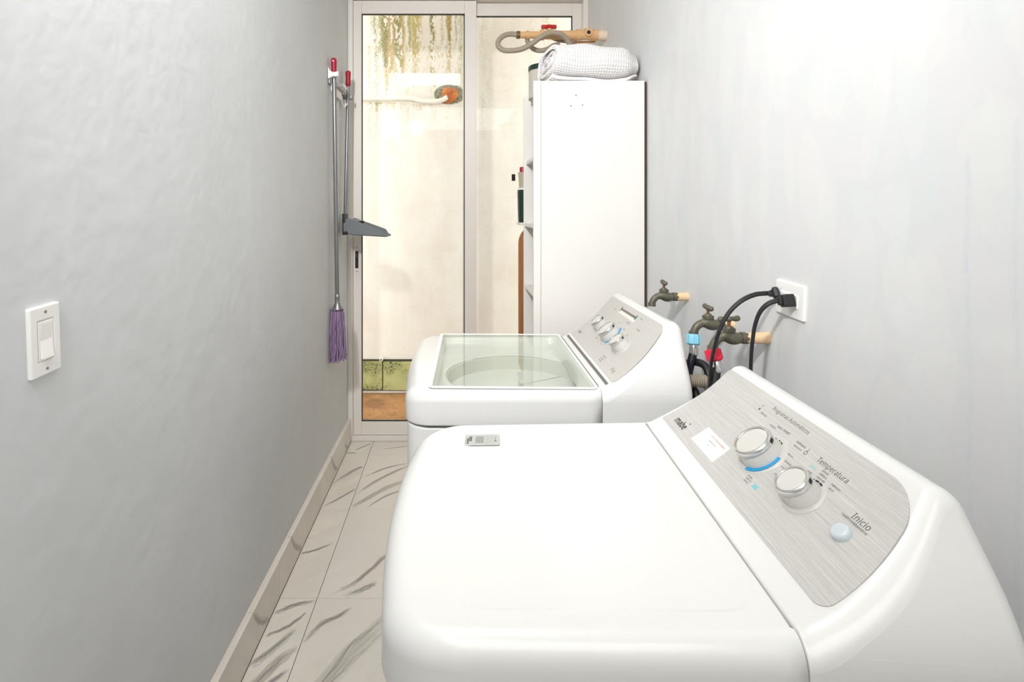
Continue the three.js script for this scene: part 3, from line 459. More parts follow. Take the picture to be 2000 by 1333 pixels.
// --- washer beyond it
const WA = { corner: 0.075, front: (u) => -0.451 + 0.15 * (u - 0.1) ** 2, top: CAM_H - 0.489, slope: 0.008, cx: -0.12, c: { skirt: CAM_H - 0.595, lo: [0.13, CAM_H - 0.492], hi: [0.329, CAM_H - 0.324], sag: 0.014, back: 0.375, taperNear: 0.085, taperFar: 0.02 } };
{
  const t = thing('washing_machine', 'white top-loading washer with a see-through glass lid, beyond the dryer', 'washing machine', [0.291, 0, -1.815], -1.5 * Math.PI / 180);
  part('cabinet', bodyGeo(WA), M.enamel, t);
  for (const g of feet()) part('foot', g, M.rubber, t);
  const w = worktopGeo(WA), y0 = w.y(-0.12), rect = (d, dy) => rectAt(-0.355 + d, 0.105 - d, -0.322 + d, 0.322 - d, Math.max(0.004, 0.02 - d), w.cx, w.cz, w.dirs).map(([x, z]) => [x, y0 + dy, z]);
  const hole = (r, dy, x = -0.087) => w.dirs.map((_, i) => { const p = rect(0.01, 0)[i], a = Math.atan2(p[2], p[0] - x); return [x + Math.cos(a) * r, y0 + dy, Math.sin(a) * r]; });
  part('worktop', loft([...w.rings, rect(0, -0.001), rect(0.002, -0.004), rect(0.012, -0.052), hole(0.243, -0.056), hole(0.237, -0.06)], false), M.enamel, t);
  part('tub', loft([hole(0.236, -0.061), hole(0.228, -0.066), hole(0.226, -0.12), hole(0.215, -0.126), hole(0.213, -0.16), hole(0.236, -0.17), hole(0.236, -0.42), hole(0.2, -0.45)], true), M.tub, t);
  part('agitator', lathe([[0.0, 0.2], [0.03, 0.195], [0.04, 0.12], [0.06, 0.04], [0.13, 0.01], [0.14, 0]].reverse(), 40).translate(-0.087, y0 - 0.45, 0), M.plasticWhite, t);
  const lid = part('lid_frame', [extrude(roundRect(-0.362, 0.116, -0.330, 0.330, 0.016), 0.003, 0.001, [roundRect(-0.349, 0.108, -0.324, 0.324, 0.008).reverse()]).rotateX(Math.PI / 2).translate(0, y0 + 0.0042, 0)], M.plasticWhite, t);
  part('lid_glass', new THREE.PlaneGeometry(0.460, 0.652).rotateX(-Math.PI / 2).translate(-0.1205, y0 + 0.003, 0), M.lidGlass, lid);
  part('lid_hinge', [box(0.112, 0.120, y0 + 0.001, y0 + 0.004, -0.30, 0.30)], M.seam, t);
  part('console', consoleGeo(WA.c), M.enamel, t);
  part('hinge_slot', panelSheet(WA.c, () => 0.3, () => -0.305, 0.012, 0.021, [0.003, 0.003, 0.003, 0.003], 0.001, 1, 0, 0, 1), M.seam, t);
  part('control_panel', panelSheet(WA.c, (s) => 0.305 + 0.05 * (s - 0.03), (s) => -0.316 + 0.06 * Math.max(0, (s - 0.034) / 0.22) ** 1.5, 0.030, 0.253, [0.004, 0.016, 0.012, 0.03], 0.0014, PU0, PU1, PS0, PS1), std(0xffffff, 0.42, { map: washerPrint, metalness: 0.1 }), t);
  knob(WA.c, t, 0.138, 0.135, 0.026, 0.036, 0.034, 0);
  knob(WA.c, t, 0.002, 0.132, 0.033, 0.036, 0.0485, 2.3, 3.75);
  knob(WA.c, t, -0.14, 0.126, 0.026, 0.036, 0.034, 0);
}
// stickers
{
  const tm = canvasTex(512, 230, (c, w, h) => { c.fillStyle = '#f4f1ec'; c.fillRect(0, 0, w, h); c.textBaseline = 'middle'; const r = mulberry(8); const line = (x, y, l, s, col) => { c.strokeStyle = col; c.lineWidth = s * 0.16; let q = x; while (q < x + l) { const k = s * (0.35 + r() * 0.3); c.beginPath(); c.moveTo(q, y + s * 0.35); c.lineTo(q, y - s * 0.35); c.lineTo(q + k * 0.5, y - s * 0.3); c.lineTo(q + k * 0.5, y + s * 0.35); c.stroke(); q += k; } }; line(150, 46, 150, 24, '#b9a58c'); line(310, 46, 110, 24, '#c08f7c'); line(185, 98, 130, 16, '#8d8780'); line(165, 142, 24, 14, '#b5afa8'); line(235, 142, 24, 14, '#a19a93'); });
  const uF = (s) => 0.171 + (s - 0.05) * 0.05, uN = (s) => 0.062 + (s - 0.05) * 0.2;
  const t = thing('paper_tag', 'white paper tag stuck on the grey dial panel of the dryer', 'sticker', [0.31, 0, -0.965], -4.2 * Math.PI / 180);
  part('tag_sheet', panelSheet(DR.c, uF, uN, 0.049, 0.0935, [0.003, 0.003, 0.003, 0.003], 0.0024, 0.175, 0.057, 0.049, 0.0935, 0.0008), std(0xffffff, 0.6, { map: tm }), t);
  const em = canvasTex(512, 330, (c, w, h) => { const r = mulberry(12); c.fillStyle = '#b4b6b4'; c.fillRect(0, 0, w, h); c.fillStyle = '#3a302d'; c.fillRect(32, 110, 26, 180); c.fillRect(66, 60, 18, 150); c.fillRect(90, 60, 14, 150); c.fillStyle = '#e6dedb'; c.fillRect(40, 120, 3, 160); c.fillStyle = '#777'; c.fillRect(12, 150, 6, 60);
    for (let i = 0; i < 5; i++) { c.fillStyle = '#7c7f79'; for (let y = 40; y < 300; y += 5 + r() * 9) c.fillRect(310 + i * 26, y, 3 + r() * 3, 3 + r() * 9); } c.fillStyle = '#6a6a66'; c.fillRect(448, 80, 9, 150); c.fillRect(436, 190, 34, 34); c.fillStyle = '#8f928a'; c.fillRect(160, 60, 120, 210); });
  const y = (x) => DR.top + DR.slope * (x - 0.12) - 0.0016, x0 = -0.307, x1 = -0.228, pos = [], uv = [], n = 6, idx = [];
  const e = thing('rating_sticker', 'small silver sticker with dark bars on the plain dryer top near its far edge', 'sticker', [0.31, 0, -0.965], -4.2 * Math.PI / 180);
  // a thin slip with rounded corners that follows the slope of the top
  const g = extrude(roundRect(x0, x1, -0.262, -0.205, 0.004), 0.0006).rotateX(Math.PI / 2).translate(0, 0.0012, 0), p = g.attributes.position, u = g.attributes.uv;
  for (let i = 0; i < p.count; i++) { u.setXY(i, (p.getX(i) - x0) / (x1 - x0), 1 - (p.getZ(i) + 0.262) / 0.057); p.setY(i, p.getY(i) + y(p.getX(i)) + 0.0014); }
  part('sticker_sheet', g, std(0xffffff, 0.4, { map: em }), e); void pos; void uv; void n; void idx;
}

// ------------------------------------------------------------------ shelf cabinet and what is on it
const CX0 = 0.343, CX1 = 0.832, CZ0 = -2.35, CZ1 = -2.70, CH = 2.034;
{
  const t = thing('shelf_cabinet', 'tall white side-on shelf cabinet standing beyond the washer by the right wall', 'cabinet', [0, 0, 0]);
  const sp = part('side_panel', [box(CX0 + 0.033, CX1, 0.0, CH, CZ0 - 0.018, CZ0, 0.002)], M.melamine, t);
  part('front_stile', [box(CX0, CX0 + 0.0322, 0.0, CH, CZ0 - 0.020, CZ0 + 0.001, 0.003)], M.melamine, t);
  part('side_panel', [box(CX0, CX1, 0.0, CH, CZ1, CZ1 + 0.018, 0.002)], M.melamine, t);
  part('back_panel', [box(CX1, CX1 + 0.008, 0.0, CH - 0.004, CZ1, CZ0 - 0.001)], M.hardboard, t);
  for (const [y, d] of [[0.06, 0.004], [0.42, 0.004], [0.76, 0.004], [1.092, 0.003], [1.40, 0.003], [1.71, 0.012], [CH - 0.03, 0.045]]) part('shelf', [box(CX0 + d, CX1 - 0.001, y - 0.018, y, CZ1 + 0.0185, CZ0 - 0.0205, 0.002)], M.melamine, t);
  for (const [u, v] of [[1125, 186], [1115, 206], [1138, 205]]) { const p = at(u, v, 2.35); part('screw_hole', cyl([p[0], p[1], CZ0 - 0.004], [p[0], p[1], CZ0 + 0.0006], 0.0032, 0.0032, 12), std(0x77726b, 0.7), sp); }
}
{
  const t = thing('paint_can', 'pale grey can with a dark green lid on the cabinet top, behind the towel', 'can', [0.431, CH - 0.03, -2.604]);
  const cm = canvasTex(512, 256, (c, w, h) => { c.fillStyle = '#c3beb3'; c.fillRect(0, 0, w, h); const r = mulberry(3); for (let i = 0; i < 500; i++) { c.fillStyle = `rgba(${90 + r() * 90 | 0},${84 + r() * 80 | 0},${74 + r() * 70 | 0},${r() * 0.25})`; c.fillRect(r() * w, r() * h, 1 + r() * 6, 1 + r() * 5); } for (const x of [232, 262]) { c.fillStyle = '#d79a6e'; c.fillRect(x, 60, 16, 46); c.fillStyle = '#8b8378'; c.fillRect(x, 190, 12, 22); } });
  part('can_body', lathe([[0.0, 0], [0.074, 0], [0.0755, 0.004], [0.074, 0.008], [0.074, 0.137], [0.071, 0.137]], 48), std(0xffffff, 0.45, { map: cm }), t);
  part('can_lid', lathe([[0.071, 0.136], [0.0755, 0.136], [0.0762, 0.141], [0.0762, 0.158], [0.074, 0.161], [0.066, 0.159], [0, 0.159]], 48), phys(0x17352c, 0.4), t);
}
{ // rolled waffle towel: a spiral of cloth, so that its layers show at the ends
  const t = thing('towel_roll', 'rolled white waffle-weave towel lying on top of the white cabinet', 'towel', [0.612, CH - 0.03, -2.45], 0.16);
  const waffle = dataTex(256, (u, v) => { const a = Math.abs(((u * 16) % 1) - 0.5) * 2, b = Math.abs(((v * 16) % 1) - 0.5) * 2; return 255 * Math.pow(Math.max(a, b), 2.2); }, false, 1);
  const cloth = new THREE.MeshPhysicalMaterial({ color: 0xf2efee, roughness: 0.95, sheen: 0.4, sheenRoughness: 0.6, bumpMap: waffle, bumpScale: 0.0035 });
  const turns = 3.15, th = 0.016, N = 200, hw = 0.118, hh = 0.098, NL = 46, pos = [], uv = [], idx = [];
  const cs = (k, shrink) => { const a = k * turns * Math.PI * 2, w = (hw - 0.028 * (turns - k * turns)) * shrink, h = (hh - 0.026 * (turns - k * turns)) * shrink; const c = Math.cos(a - 1.9), s = Math.sin(a - 1.9), e = 0.72; return [Math.sign(c) * Math.pow(Math.abs(c), e) * Math.max(0.004, w), Math.sign(s) * Math.pow(Math.abs(s), e) * Math.max(0.003, h)]; };
  const ring = [];                                          // outline of the cloth's section: outer side out, inner side back
  const pt = (k, off) => { const p = cs(k, 1), q = cs(Math.min(1, k + 0.002), 1), o = cs(Math.max(0, k - 0.002), 1), dx = q[0] - o[0], dy = q[1] - o[1], l = Math.hypot(dx, dy) || 1; return [p[0] + dy / l * off, p[1] - dx / l * off]; };
  for (let i = 0; i <= N; i++) ring.push([...pt(i / N, th / 2), i]); for (let i = N; i >= 0; i--) ring.push([...pt(i / N, -th / 2), i]);
  const n = ring.length, wob = (x, a) => 0.004 * Math.sin(x * 17 + a * 2.1) + 0.003 * Math.sin(x * 31 - a * 3.3);
  for (let j = 0; j <= NL; j++) {
    const q = j / NL, x = -0.2 + 0.41 * q, endR = 1 - 0.34 * Math.pow(ss(0.78, 1.0, q), 1.6) - 0.1 * Math.pow(1 - ss(0, 0.08, q), 2);
    ring.forEach(([a, b, i]) => { const an = Math.atan2(b, a), k = endR, f = wob(x, an) * Math.hypot(a, b) / hw; let y = b * k + f; y = Math.max(y, -hh + 0.002); const xx = x + (q < 0.06 ? -0.02 * Math.sin(i * 0.11) * (1 - q / 0.06) : 0) + (q > 0.9 ? (q - 0.9) * 0.14 * (1 - Math.hypot(a / hw, b / hh)) : 0); pos.push(xx, y + hh, a * k + f); uv.push(xx * 5, i / N * 8); });
  }
  for (let j = 0; j < NL; j++) for (let i = 0; i < n; i++) { const a = j * n + i, b = j * n + (i + 1) % n, c2 = a + n, d = b + n; idx.push(a, b, c2, b, d, c2); }
  for (const j of [0, NL]) for (let i = 0; i < N; i++) { const a = j * n + i, b = a + 1, c2 = j * n + (n - 1 - i), d = c2 - 1; j ? idx.push(a, b, c2, b, d, c2) : idx.push(a, c2, b, b, c2, d); }
  const g = geom(pos, idx, uv); g.scale(1, 0.93, 0.93); part('cloth', g, cloth, t);
  const flap = new RoundedBoxGeometry(0.30, 0.026, 0.18, 5, 0.0125), fp = flap.attributes.position; for (let i = 0; i < fp.count; i++) fp.setY(i, fp.getY(i) + 0.003 * Math.sin(fp.getX(i) * 30)); flap.computeVertexNormals();
  const f = thing('folded_cloth', 'flat folded white cloth peeking out under the rolled towel, right end', 'cloth', [0.672, CH - 0.03, -2.465], 0.05);
  part('cloth', flap.translate(0, 0.0165, 0), std(0xf3f1ee, 0.95), f);
  t.position.y += 0.031;
}
// ------------------------------------------------------------------ things between the cabinet and the glass door
{
  const b = thing('wooden_board', 'orange-brown wooden board with a rounded top, standing behind the white cabinet', 'board', [0, 0, 0]);
  const grain = dataTex(256, (u, v) => { const k = 0.82 + 0.3 * (fbm(u, v * 0.15, 12, 5, 91) - 0.5); return [196 * k, 128 * k, 72 * k]; }, true, 1.5);
  const x0 = at(1013.5, 500, 2.9)[0], topY = at(1013, 439, 2.9)[1];
  part('board', extrude([[x0, 0.002], [x0 + 0.28, 0.002], ...roundRect(x0, x0 + 0.28, topY - 0.5, topY, 0.10, 10).slice(0, 22)].filter((p, i, a) => i < 2 || p[1] > topY - 0.2), 0.018, 0.003).translate(0, 0, -2.93), std(0xffffff, 0.55, { map: grain }), b);
  const sh = thing('wall_shelf', 'narrow white shelf board on the right wall behind the cabinet', 'shelf', [0, 0, 0]);
  const s = at(1010, 434.5, 2.93);
  part('board', box(s[0] + 0.012, XR, s[1] - 0.014, s[1], -3.06, -2.90, 0.003), M.melamine, sh);
  part('bracket', extrude([[0, 0], [0.12, 0], [0, -0.12]], 0.01).translate(0, 0, 0).rotateY(Math.PI).translate(XR, s[1] - 0.014, -2.97), M.plasticWhite, sh);
  const t = thing('squeeze_bottle', 'dark green bottle with a clear neck and red tip behind the cabinet', 'bottle', [at(1026, 430, 2.97)[0], s[1], -2.97]);
  part('bottle_body', lathe([[0, 0], [0.036, 0], [0.040, 0.004], [0.0445, 0.17], [0.042, 0.182], [0, 0.182]], 32), phys(0x16332d, 0.35), t);
  part('collar', lathe([[0.043, 0.181], [0.043, 0.191], [0.02, 0.194], [0, 0.194]], 32), M.plasticWhite, t);
  part('clear_neck', lathe([[0.036, 0.192], [0.037, 0.24], [0.041, 0.27], [0.041, 0.279], [0, 0.279]], 32), phys(0xb9b09a, 0.3), t);
  part('tip', lathe([[0.018, 0.279], [0.018, 0.303], [0.014, 0.309], [0, 0.309]], 24).translate(-0.014, 0, 0), M.red, t);
  const k = at(1003.5, 346, 3.42), h = thing('glass_pull', 'small black ribbed pull stuck on the right glass pane', 'handle', [k[0], k[1], ZD - 0.028]);
  part('backing', box(-0.011, 0.011, -0.022, 0.022, 0, 0.004, 0.003), M.black, h);
  for (let i = 0; i < 4; i++) part('rib', box(-0.012, 0.012, -0.021 + i * 0.011, -0.0125 + i * 0.011, 0.003, 0.014, 0.003), M.black, h);
}
// ------------------------------------------------------------------ valve pipe with hoses
{
  const D = 3.0, y = at(0, 68, D)[1], X = (u) => at(u, 0, D)[0], t = thing('valve_pipe', 'peach plastic water pipe with a red valve handle reaching out from the right wall', 'pipe', [0, 0, 0]);
  const ax = (u0, u1, r0, r1) => cyl([X(u0), y, -D], [X(u1), y, -D], r0, r1, 28);
  part('wall_stub', tube([[XR + 0.02, y - 0.004, -D], [X(1172), y - 0.002, -D], [X(1163), y, -D]], (q) => 0.030 - 0.004 * q, 20), M.paleStub, t);
  part('tee', [ax(1158, 1166, 0.032, 0.032), ax(1132, 1158, 0.027, 0.027), ax(1126, 1134, 0.031, 0.031), cyl([X(1147), y, -D], [X(1147), y + 0.004, -D + 0.034], 0.021, 0.021), cyl([X(1147), y + 0.024, -D], [X(1147), y + 0.036, -D], 0.022, 0.018)], M.peach, t);
  part('tee_opening', cyl([X(1147), y + 0.004, -D + 0.033], [X(1147), y + 0.004, -D + 0.0355], 0.011, 0.011), M.rubber, t);
  part('valve_body', [ax(1112, 1127, 0.026, 0.026), ax(1062, 1112, 0.024, 0.024), ax(1055, 1062, 0.029, 0.029), cyl([X(1073), y, -D], [X(1073), y + 0.038, -D], 0.016, 0.013)], M.peach, t);
  const hd = part('valve_handle', [extrude(roundRect(-0.043, 0.043, -0.012, 0.012, 0.011), 0.014, 0.003).rotateX(-Math.PI / 2).translate(X(1072), y + 0.038, -D), along(lathe([[0.0, 0.022], [0.012, 0.02], [0.021, 0.008], [0.022, 0]].reverse(), 20), [X(1072), y + 0.036, -D], [0, 1, 0])], M.valveRed, t); void hd;
  part('nipple', [ax(1031, 1056, 0.020, 0.020), ax(1028, 1034, 0.024, 0.024), ax(1014, 1029, 0.019, 0.019)], M.peach, t);
  part('hose_nut', new THREE.CylinderGeometry(0.022, 0.022, 0.02, 6).rotateZ(Math.PI / 2).translate(X(1012), y, -D), std(0x7a6748, 0.4, { metalness: 0.5 }), t);
  part('lower_pipe', [cyl([X(1120), y - 0.032, -D - 0.03], [X(1165), y - 0.028, -D - 0.03], 0.006), cyl([X(1120), y - 0.032, -D - 0.03], [X(1128), y - 0.032, -D - 0.03], 0.010)], std(0xb98458, 0.5, { metalness: 0.3 }), t);
  const braid = dataTex(128, (u, v) => { const a = Math.sin((u * 10 + v * 14) * 6.283), b = Math.sin((u * 10 - v * 14) * 6.283); return 128 + 60 * Math.max(a, b); }, false, 1), braidC = dataTex(128, (u, v) => { const a = Math.sin((u * 10 + v * 14) * 6.283), b = Math.sin((u * 10 - v * 14) * 6.283), k = 0.8 + 0.2 * Math.max(a, b); return [186 * k, 172 * k, 152 * k]; }, true, 1);
  for (const q of [braid, braidC]) q.repeat.set(1, 8);
  const hm = std(0xffffff, 0.45, { map: braidC, bumpMap: braid, bumpScale: 0.002 });
  const path = (l) => l.map(([u, v, dz]) => { const p = at(u, v, D + dz); return p; });
  const h1 = thing('braided_hose', 'longer braided water hose looping left of the red valve', 'hose', [0, 0, 0]);
  part('hose', tube(path([[1011, 68, 0], [1000, 66, 0], [985, 69, -0.01], [974, 79, -0.02], [973, 89, -0.03], [982, 97, -0.04], [1000, 98.5, -0.05], [1020, 95, -0.06], [1040, 84, -0.07], [1058, 71, -0.07], [1076, 63.5, -0.07], [1094, 66, -0.07], [1106, 75, -0.06], [1113, 88, -0.05], [1116, 104, -0.04]]), 0.0145, 14, 140), hm, h1);
  const h2 = thing('braided_hose', 'shorter braided hose dipping below the valve pipe behind the long loop', 'hose', [0, 0, 0]);
  part('hose', tube(path([[1030, 70, 0.01], [1030, 79, 0.02], [1036, 90, 0.02], [1046, 97, 0.01], [1058, 98.5, 0], [1070, 95, 0], [1081, 88.5, 0], [1092, 86, 0.01]]), 0.0135, 14, 90), hm, h2);
  part('hose_end', tube(path([[1068, 67, 0.03], [1078, 73, 0.04], [1092, 78, 0.04], [1110, 80, 0.03], [1122, 79, 0.02]]), 0.012, 14, 60), hm, h2);
}
// ------------------------------------------------------------------ faucets on the right wall
const brass = dataTex(128, (u, v) => { const a = fbm(u, v, 5, 5, 81), k = fbm(u, v, 24, 3, 83) > 0.58 ? 0.8 : 1; return [(88 + 46 * a) * k, (86 + 42 * a) * k, (74 + 36 * a) * k]; }, true, 6);
const brassM = std(0xffffff, 0.5, { map: brass, metalness: 0.45 }), copperM = std(0x8a5f45, 0.5, { metalness: 0.45 });
function faucet(label, y, z, barTurn, stub, k = 1) {
  // local frame: wall at x = 0, spout towards -x
  const t = thing('faucet', label, 'faucet', [XR, y, z], 0, 'bib faucets along the right wall');
  part('wall_pipe', tube([[0.02, 0, 0], [-0.02, 0, 0], [-stub, 0, 0]], (q) => 0.0165 - 0.002 * q, 18), M.stub, t);
  const s = -stub;
  part('faucet_body', [cyl([s + 0.004, 0, 0], [s - 0.012, 0, 0], 0.0165, 0.0165, 6), tube([[s - 0.01, 0, 0], [s - 0.03, -0.001, 0], [s - 0.052, 0.004, 0], [s - 0.07, 0, 0], [s - 0.082, -0.012, 0], [s - 0.088, -0.026, 0]], (q) => 0.0125 + 0.0055 * Math.sin(Math.min(1, q * 1.7) * Math.PI) - 0.0015 * q, 18, 40), cyl([s - 0.088, -0.022, 0], [s - 0.0885, -0.034, 0], 0.0135, 0.014, 20)], brassM, t);
  part('bonnet', [cyl([s - 0.044, 0.004, 0], [s - 0.044, 0.022, 0], 0.0135, 0.012, 20), cyl([s - 0.044, 0.018, 0], [s - 0.044, 0.027, 0], 0.0165, 0.0165, 6), cyl([s - 0.044, 0.027, 0], [s - 0.044, 0.032, 0], 0.012, 0.009, 20)], brassM, t);
  part('stem', cyl([s - 0.044, 0.03, 0], [s - 0.044, 0.049, 0], 0.0046, 0.0046, 14), copperM, t);
  const g = [tube([[-0.027, 0.001, 0], [-0.02, 0, 0], [0, 0.002, 0], [0.02, 0, 0], [0.027, 0.001, 0]], (q) => 0.0048 + 0.003 * Math.abs(Math.cos(q * Math.PI)) ** 2, 14, 36), new THREE.SphereGeometry(0.0085, 16, 12), new THREE.SphereGeometry(0.0078, 14, 10).translate(0.027, 0.001, 0), new THREE.SphereGeometry(0.0078, 14, 10).translate(-0.027, 0.001, 0)];
  part('handle', g.map((q) => q.rotateY(barTurn).translate(s - 0.044, 0.051, 0)), brassM, t);
  return { x: XR + s - 0.0885, y: y - 0.034, z };
}
faucet('bare brass faucet with an open spout, nearest the white cabinet', CAM_H - 0.305, -1.945, 1.4, 0.042);
const sp2 = faucet('brass faucet with a light blue hose connector, middle of three', CAM_H - 0.340, -1.63, 1.45, 0.03);
const sp3 = faucet('brass faucet with a red hose connector, nearest the outlet', CAM_H - 0.338, -1.443, 0.25, 0.062);
function supplyHose(label, sp, mat, hoseMat, pts) {
  const t = thing('supply_hose', label, 'hose', [0, 0, 0], 0);
  const d = V3(pts[0][0] - sp.x, pts[0][1] - sp.y, pts[0][2] - sp.z).normalize(), P = (k) => [sp.x + d.x * k, sp.y + d.y * k, sp.z + d.z * k];
  const ridges = []; for (let i = 0; i < 10; i++) { const a = i / 10 * Math.PI * 2; ridges.push(cyl([Math.cos(a) * 0.0185, -0.004, Math.sin(a) * 0.0185], [Math.cos(a) * 0.0185, 0.022, Math.sin(a) * 0.0185], 0.0028, 0.0028, 8)); }
  part('connector', [along(lathe([[0.0, -0.006], [0.017, -0.006], [0.0195, -0.003], [0.0195, 0.022], [0.016, 0.026], [0, 0.026]], 28), P(0.002), [d.x, d.y, d.z]), ...ridges.map((g) => along(g, P(0.002), [d.x, d.y, d.z]))], mat, t);
  part('ferrule', along(lathe([[0.011, 0], [0.0125, 0.002], [0.0125, 0.01], [0.0135, 0.013], [0.0125, 0.016], [0.0135, 0.024], [0.0125, 0.03], [0.011, 0.032]], 24), P(0.027), [d.x, d.y, d.z]), M.chrome, t);
  part('hose', tube([P(0.055), ...pts], 0.0118, 14, 70), hoseMat, t);
}
supplyHose('dark navy supply hose hanging from the light blue connector', sp2, M.cold, M.navy, [at(1355, 688, 1.62), at(1344, 732, 1.61), at(1338, 775, 1.60), at(1333, 850, 1.6)]);
supplyHose('black supply hose hanging from the red connector behind the dryer', sp3, M.hot, M.rubber, [at(1401, 716, 1.43), at(1395, 765, 1.42), at(1390, 850, 1.41)]);
{
  const t = thing('looped_hose', 'black rubber hose bent in a loop behind the washer', 'hose', [0, 0, 0]);
  part('hose', tube([at(1330, 720, 1.66), at(1348, 708, 1.64), at(1364, 708, 1.62), at(1377, 715, 1.6), at(1384, 730, 1.58), at(1386, 750, 1.57), at(1386, 830, 1.57)], 0.0115, 14, 70), M.rubber, t);
  part('branch', tube([at(1340, 735, 1.6), at(1350, 752, 1.56), at(1361, 778, 1.53), at(1365, 850, 1.52)], 0.012, 12, 50), M.rubber, t);
  const d = thing('drain_hose', 'grey-beige corrugated drain hose behind the washer', 'hose', [0, 0, 0]);
  part('hose', tube([at(1310, 748, 1.58), at(1345, 744, 1.53), at(1362, 744, 1.52), at(1380, 747, 1.515), at(1394, 770, 1.51), at(1398, 840, 1.51)], (q) => 0.0165 + 0.0022 * Math.sin(q * 2 * Math.PI * 46), 20, 520), std(0x9b9181, 0.6), d);
}
// ------------------------------------------------------------------ outlet, plugs, cords, switch
{
  // plate lies in the plane of the right wall: local x along the wall towards the camera, local z out of the wall
  const c = at(1546.5, 585, XR * FOCAL / 656.5), t = thing('outlet_plate', 'white wall outlet plate with two black plugs above the dryer', 'outlet', [XR, c[1], c[2]], -Math.PI / 2);
  const tilt = (g) => g.rotateZ(-0.055), w = 0.057, h = 0.0435;
  part('plate', tilt(extrude(roundRect(-w, w, -h, h, 0.004), 0.004, 0.003)), M.plasticWhite, t);
  part('socket_insert', tilt(box(-0.034, 0.036, -0.017, 0.017, 0.004, 0.0105, 0.002)), M.plasticWhite, t);
  for (const dx of [0.016, 0.022]) part('slot', tilt(box(dx, dx + 0.0016, -0.004, 0.004, 0.0100, 0.0108)), M.seam, t);
  part('slot', tilt(cyl([0.019, -0.010, 0.0098], [0.019, -0.010, 0.0108], 0.0024)), M.seam, t);
}
function cord(label, plugAt, plugTo, pts, big) {
  const t = thing('power_cord', label, 'cord', [0, 0, 0]);
  const A = V3(...plugAt), B = V3(...plugTo), L = A.distanceTo(B), dir = B.clone().sub(A).normalize();
  const g = big ? mergeGeometries([new RoundedBoxGeometry(0.031, L * 0.8, 0.031, 4, 0.004).translate(0, L * 0.4, 0), new RoundedBoxGeometry(0.021, L * 0.3, 0.019, 4, 0.004).translate(0, L * 0.88, 0)]) : merge([new RoundedBoxGeometry(0.029, L * 0.62, 0.024, 4, 0.006).translate(0, L * 0.31, 0), ...[0, 1, 2, 3].map((i) => new RoundedBoxGeometry(0.017 - i * 0.0012, L * 0.07, 0.014 - i * 0.001, 3, 0.002).translate(0, L * (0.66 + i * 0.09), 0)), new THREE.CylinderGeometry(0.005, 0.006, L * 0.4, 14).translate(0, L * 0.8, 0)]);
  part('plug', along(g, [A.x, A.y, A.z], [dir.x, dir.y, dir.z]), M.rubber, t);
  part('cord', [tube([plugTo, ...pts], 0.0042, 12, 90), tube([plugTo, ...pts].map(([x, y, z]) => [x + 0.001, y + 0.004, z - 0.004]), 0.0034, 12, 90)], M.rubber, t);
}
cord('black power cord arching left from the upper plug down behind the washer', [XR - 0.011, at(0, 573, 1.36)[1], -1.375], at(1500, 574, 1.385), [at(1474, 577, 1.375), at(1448, 589, 1.375), at(1424, 612, 1.38), at(1406, 645, 1.385), at(1394, 685, 1.40), at(1387, 730, 1.42), at(1384, 830, 1.43)], false);
cord('black power cord dropping from the larger front plug to behind the dryer', [XR - 0.011, at(0, 588, 1.305)[1], -1.318], at(1520, 588, 1.325), [at(1502, 594, 1.33), at(1486, 609, 1.34), at(1475, 636, 1.35), at(1470, 668, 1.355), at(1467, 705, 1.36), at(1466, 830, 1.37)], true);
{
  const c = at(82.5, 664, 0.685 * FOCAL / 807.5), t = thing('light_switch', 'white rocker light switch plate on the grey left wall', 'light switch', [XL, c[1], c[2]], Math.PI / 2);
  const tilt = (g) => g.rotateZ(0.045), w = 0.0325, h = 0.058;                 // local x: away from the camera is +? the plate is symmetric
  part('plate', tilt(extrude(roundRect(-w, w, -h, h, 0.003), 0.004, 0.0028, [roundRect(-0.0166, 0.0166, -0.0335, 0.0335, 0.001).reverse()])), M.plasticWhite, t);
  part('switch_frame', tilt(extrude(roundRect(-0.0163, 0.0163, -0.0332, 0.0332, 0.001), 0.006, 0.0006, [roundRect(-0.0125, 0.0125, -0.029, 0.029, 0.001).reverse()])), M.plasticWhite, t);
  part('rocker', tilt(extrude([[0.0035, -0.0288], [0.0105, -0.0288], [0.0062, 0.001], [0.0075, 0.0288], [0.0035, 0.0288]].map(([z, y]) => [z, y]), 0.0245, 0.0003).rotateY(-Math.PI / 2).translate(0.01225, 0, 0)), M.plasticWhite, t);
  for (const y of [0.0475, -0.0475]) part('screw', tilt(cyl([0, y, 0.0055], [0, y, 0.0076], 0.0026, 0.0024, 16)), M.steel, t);
}
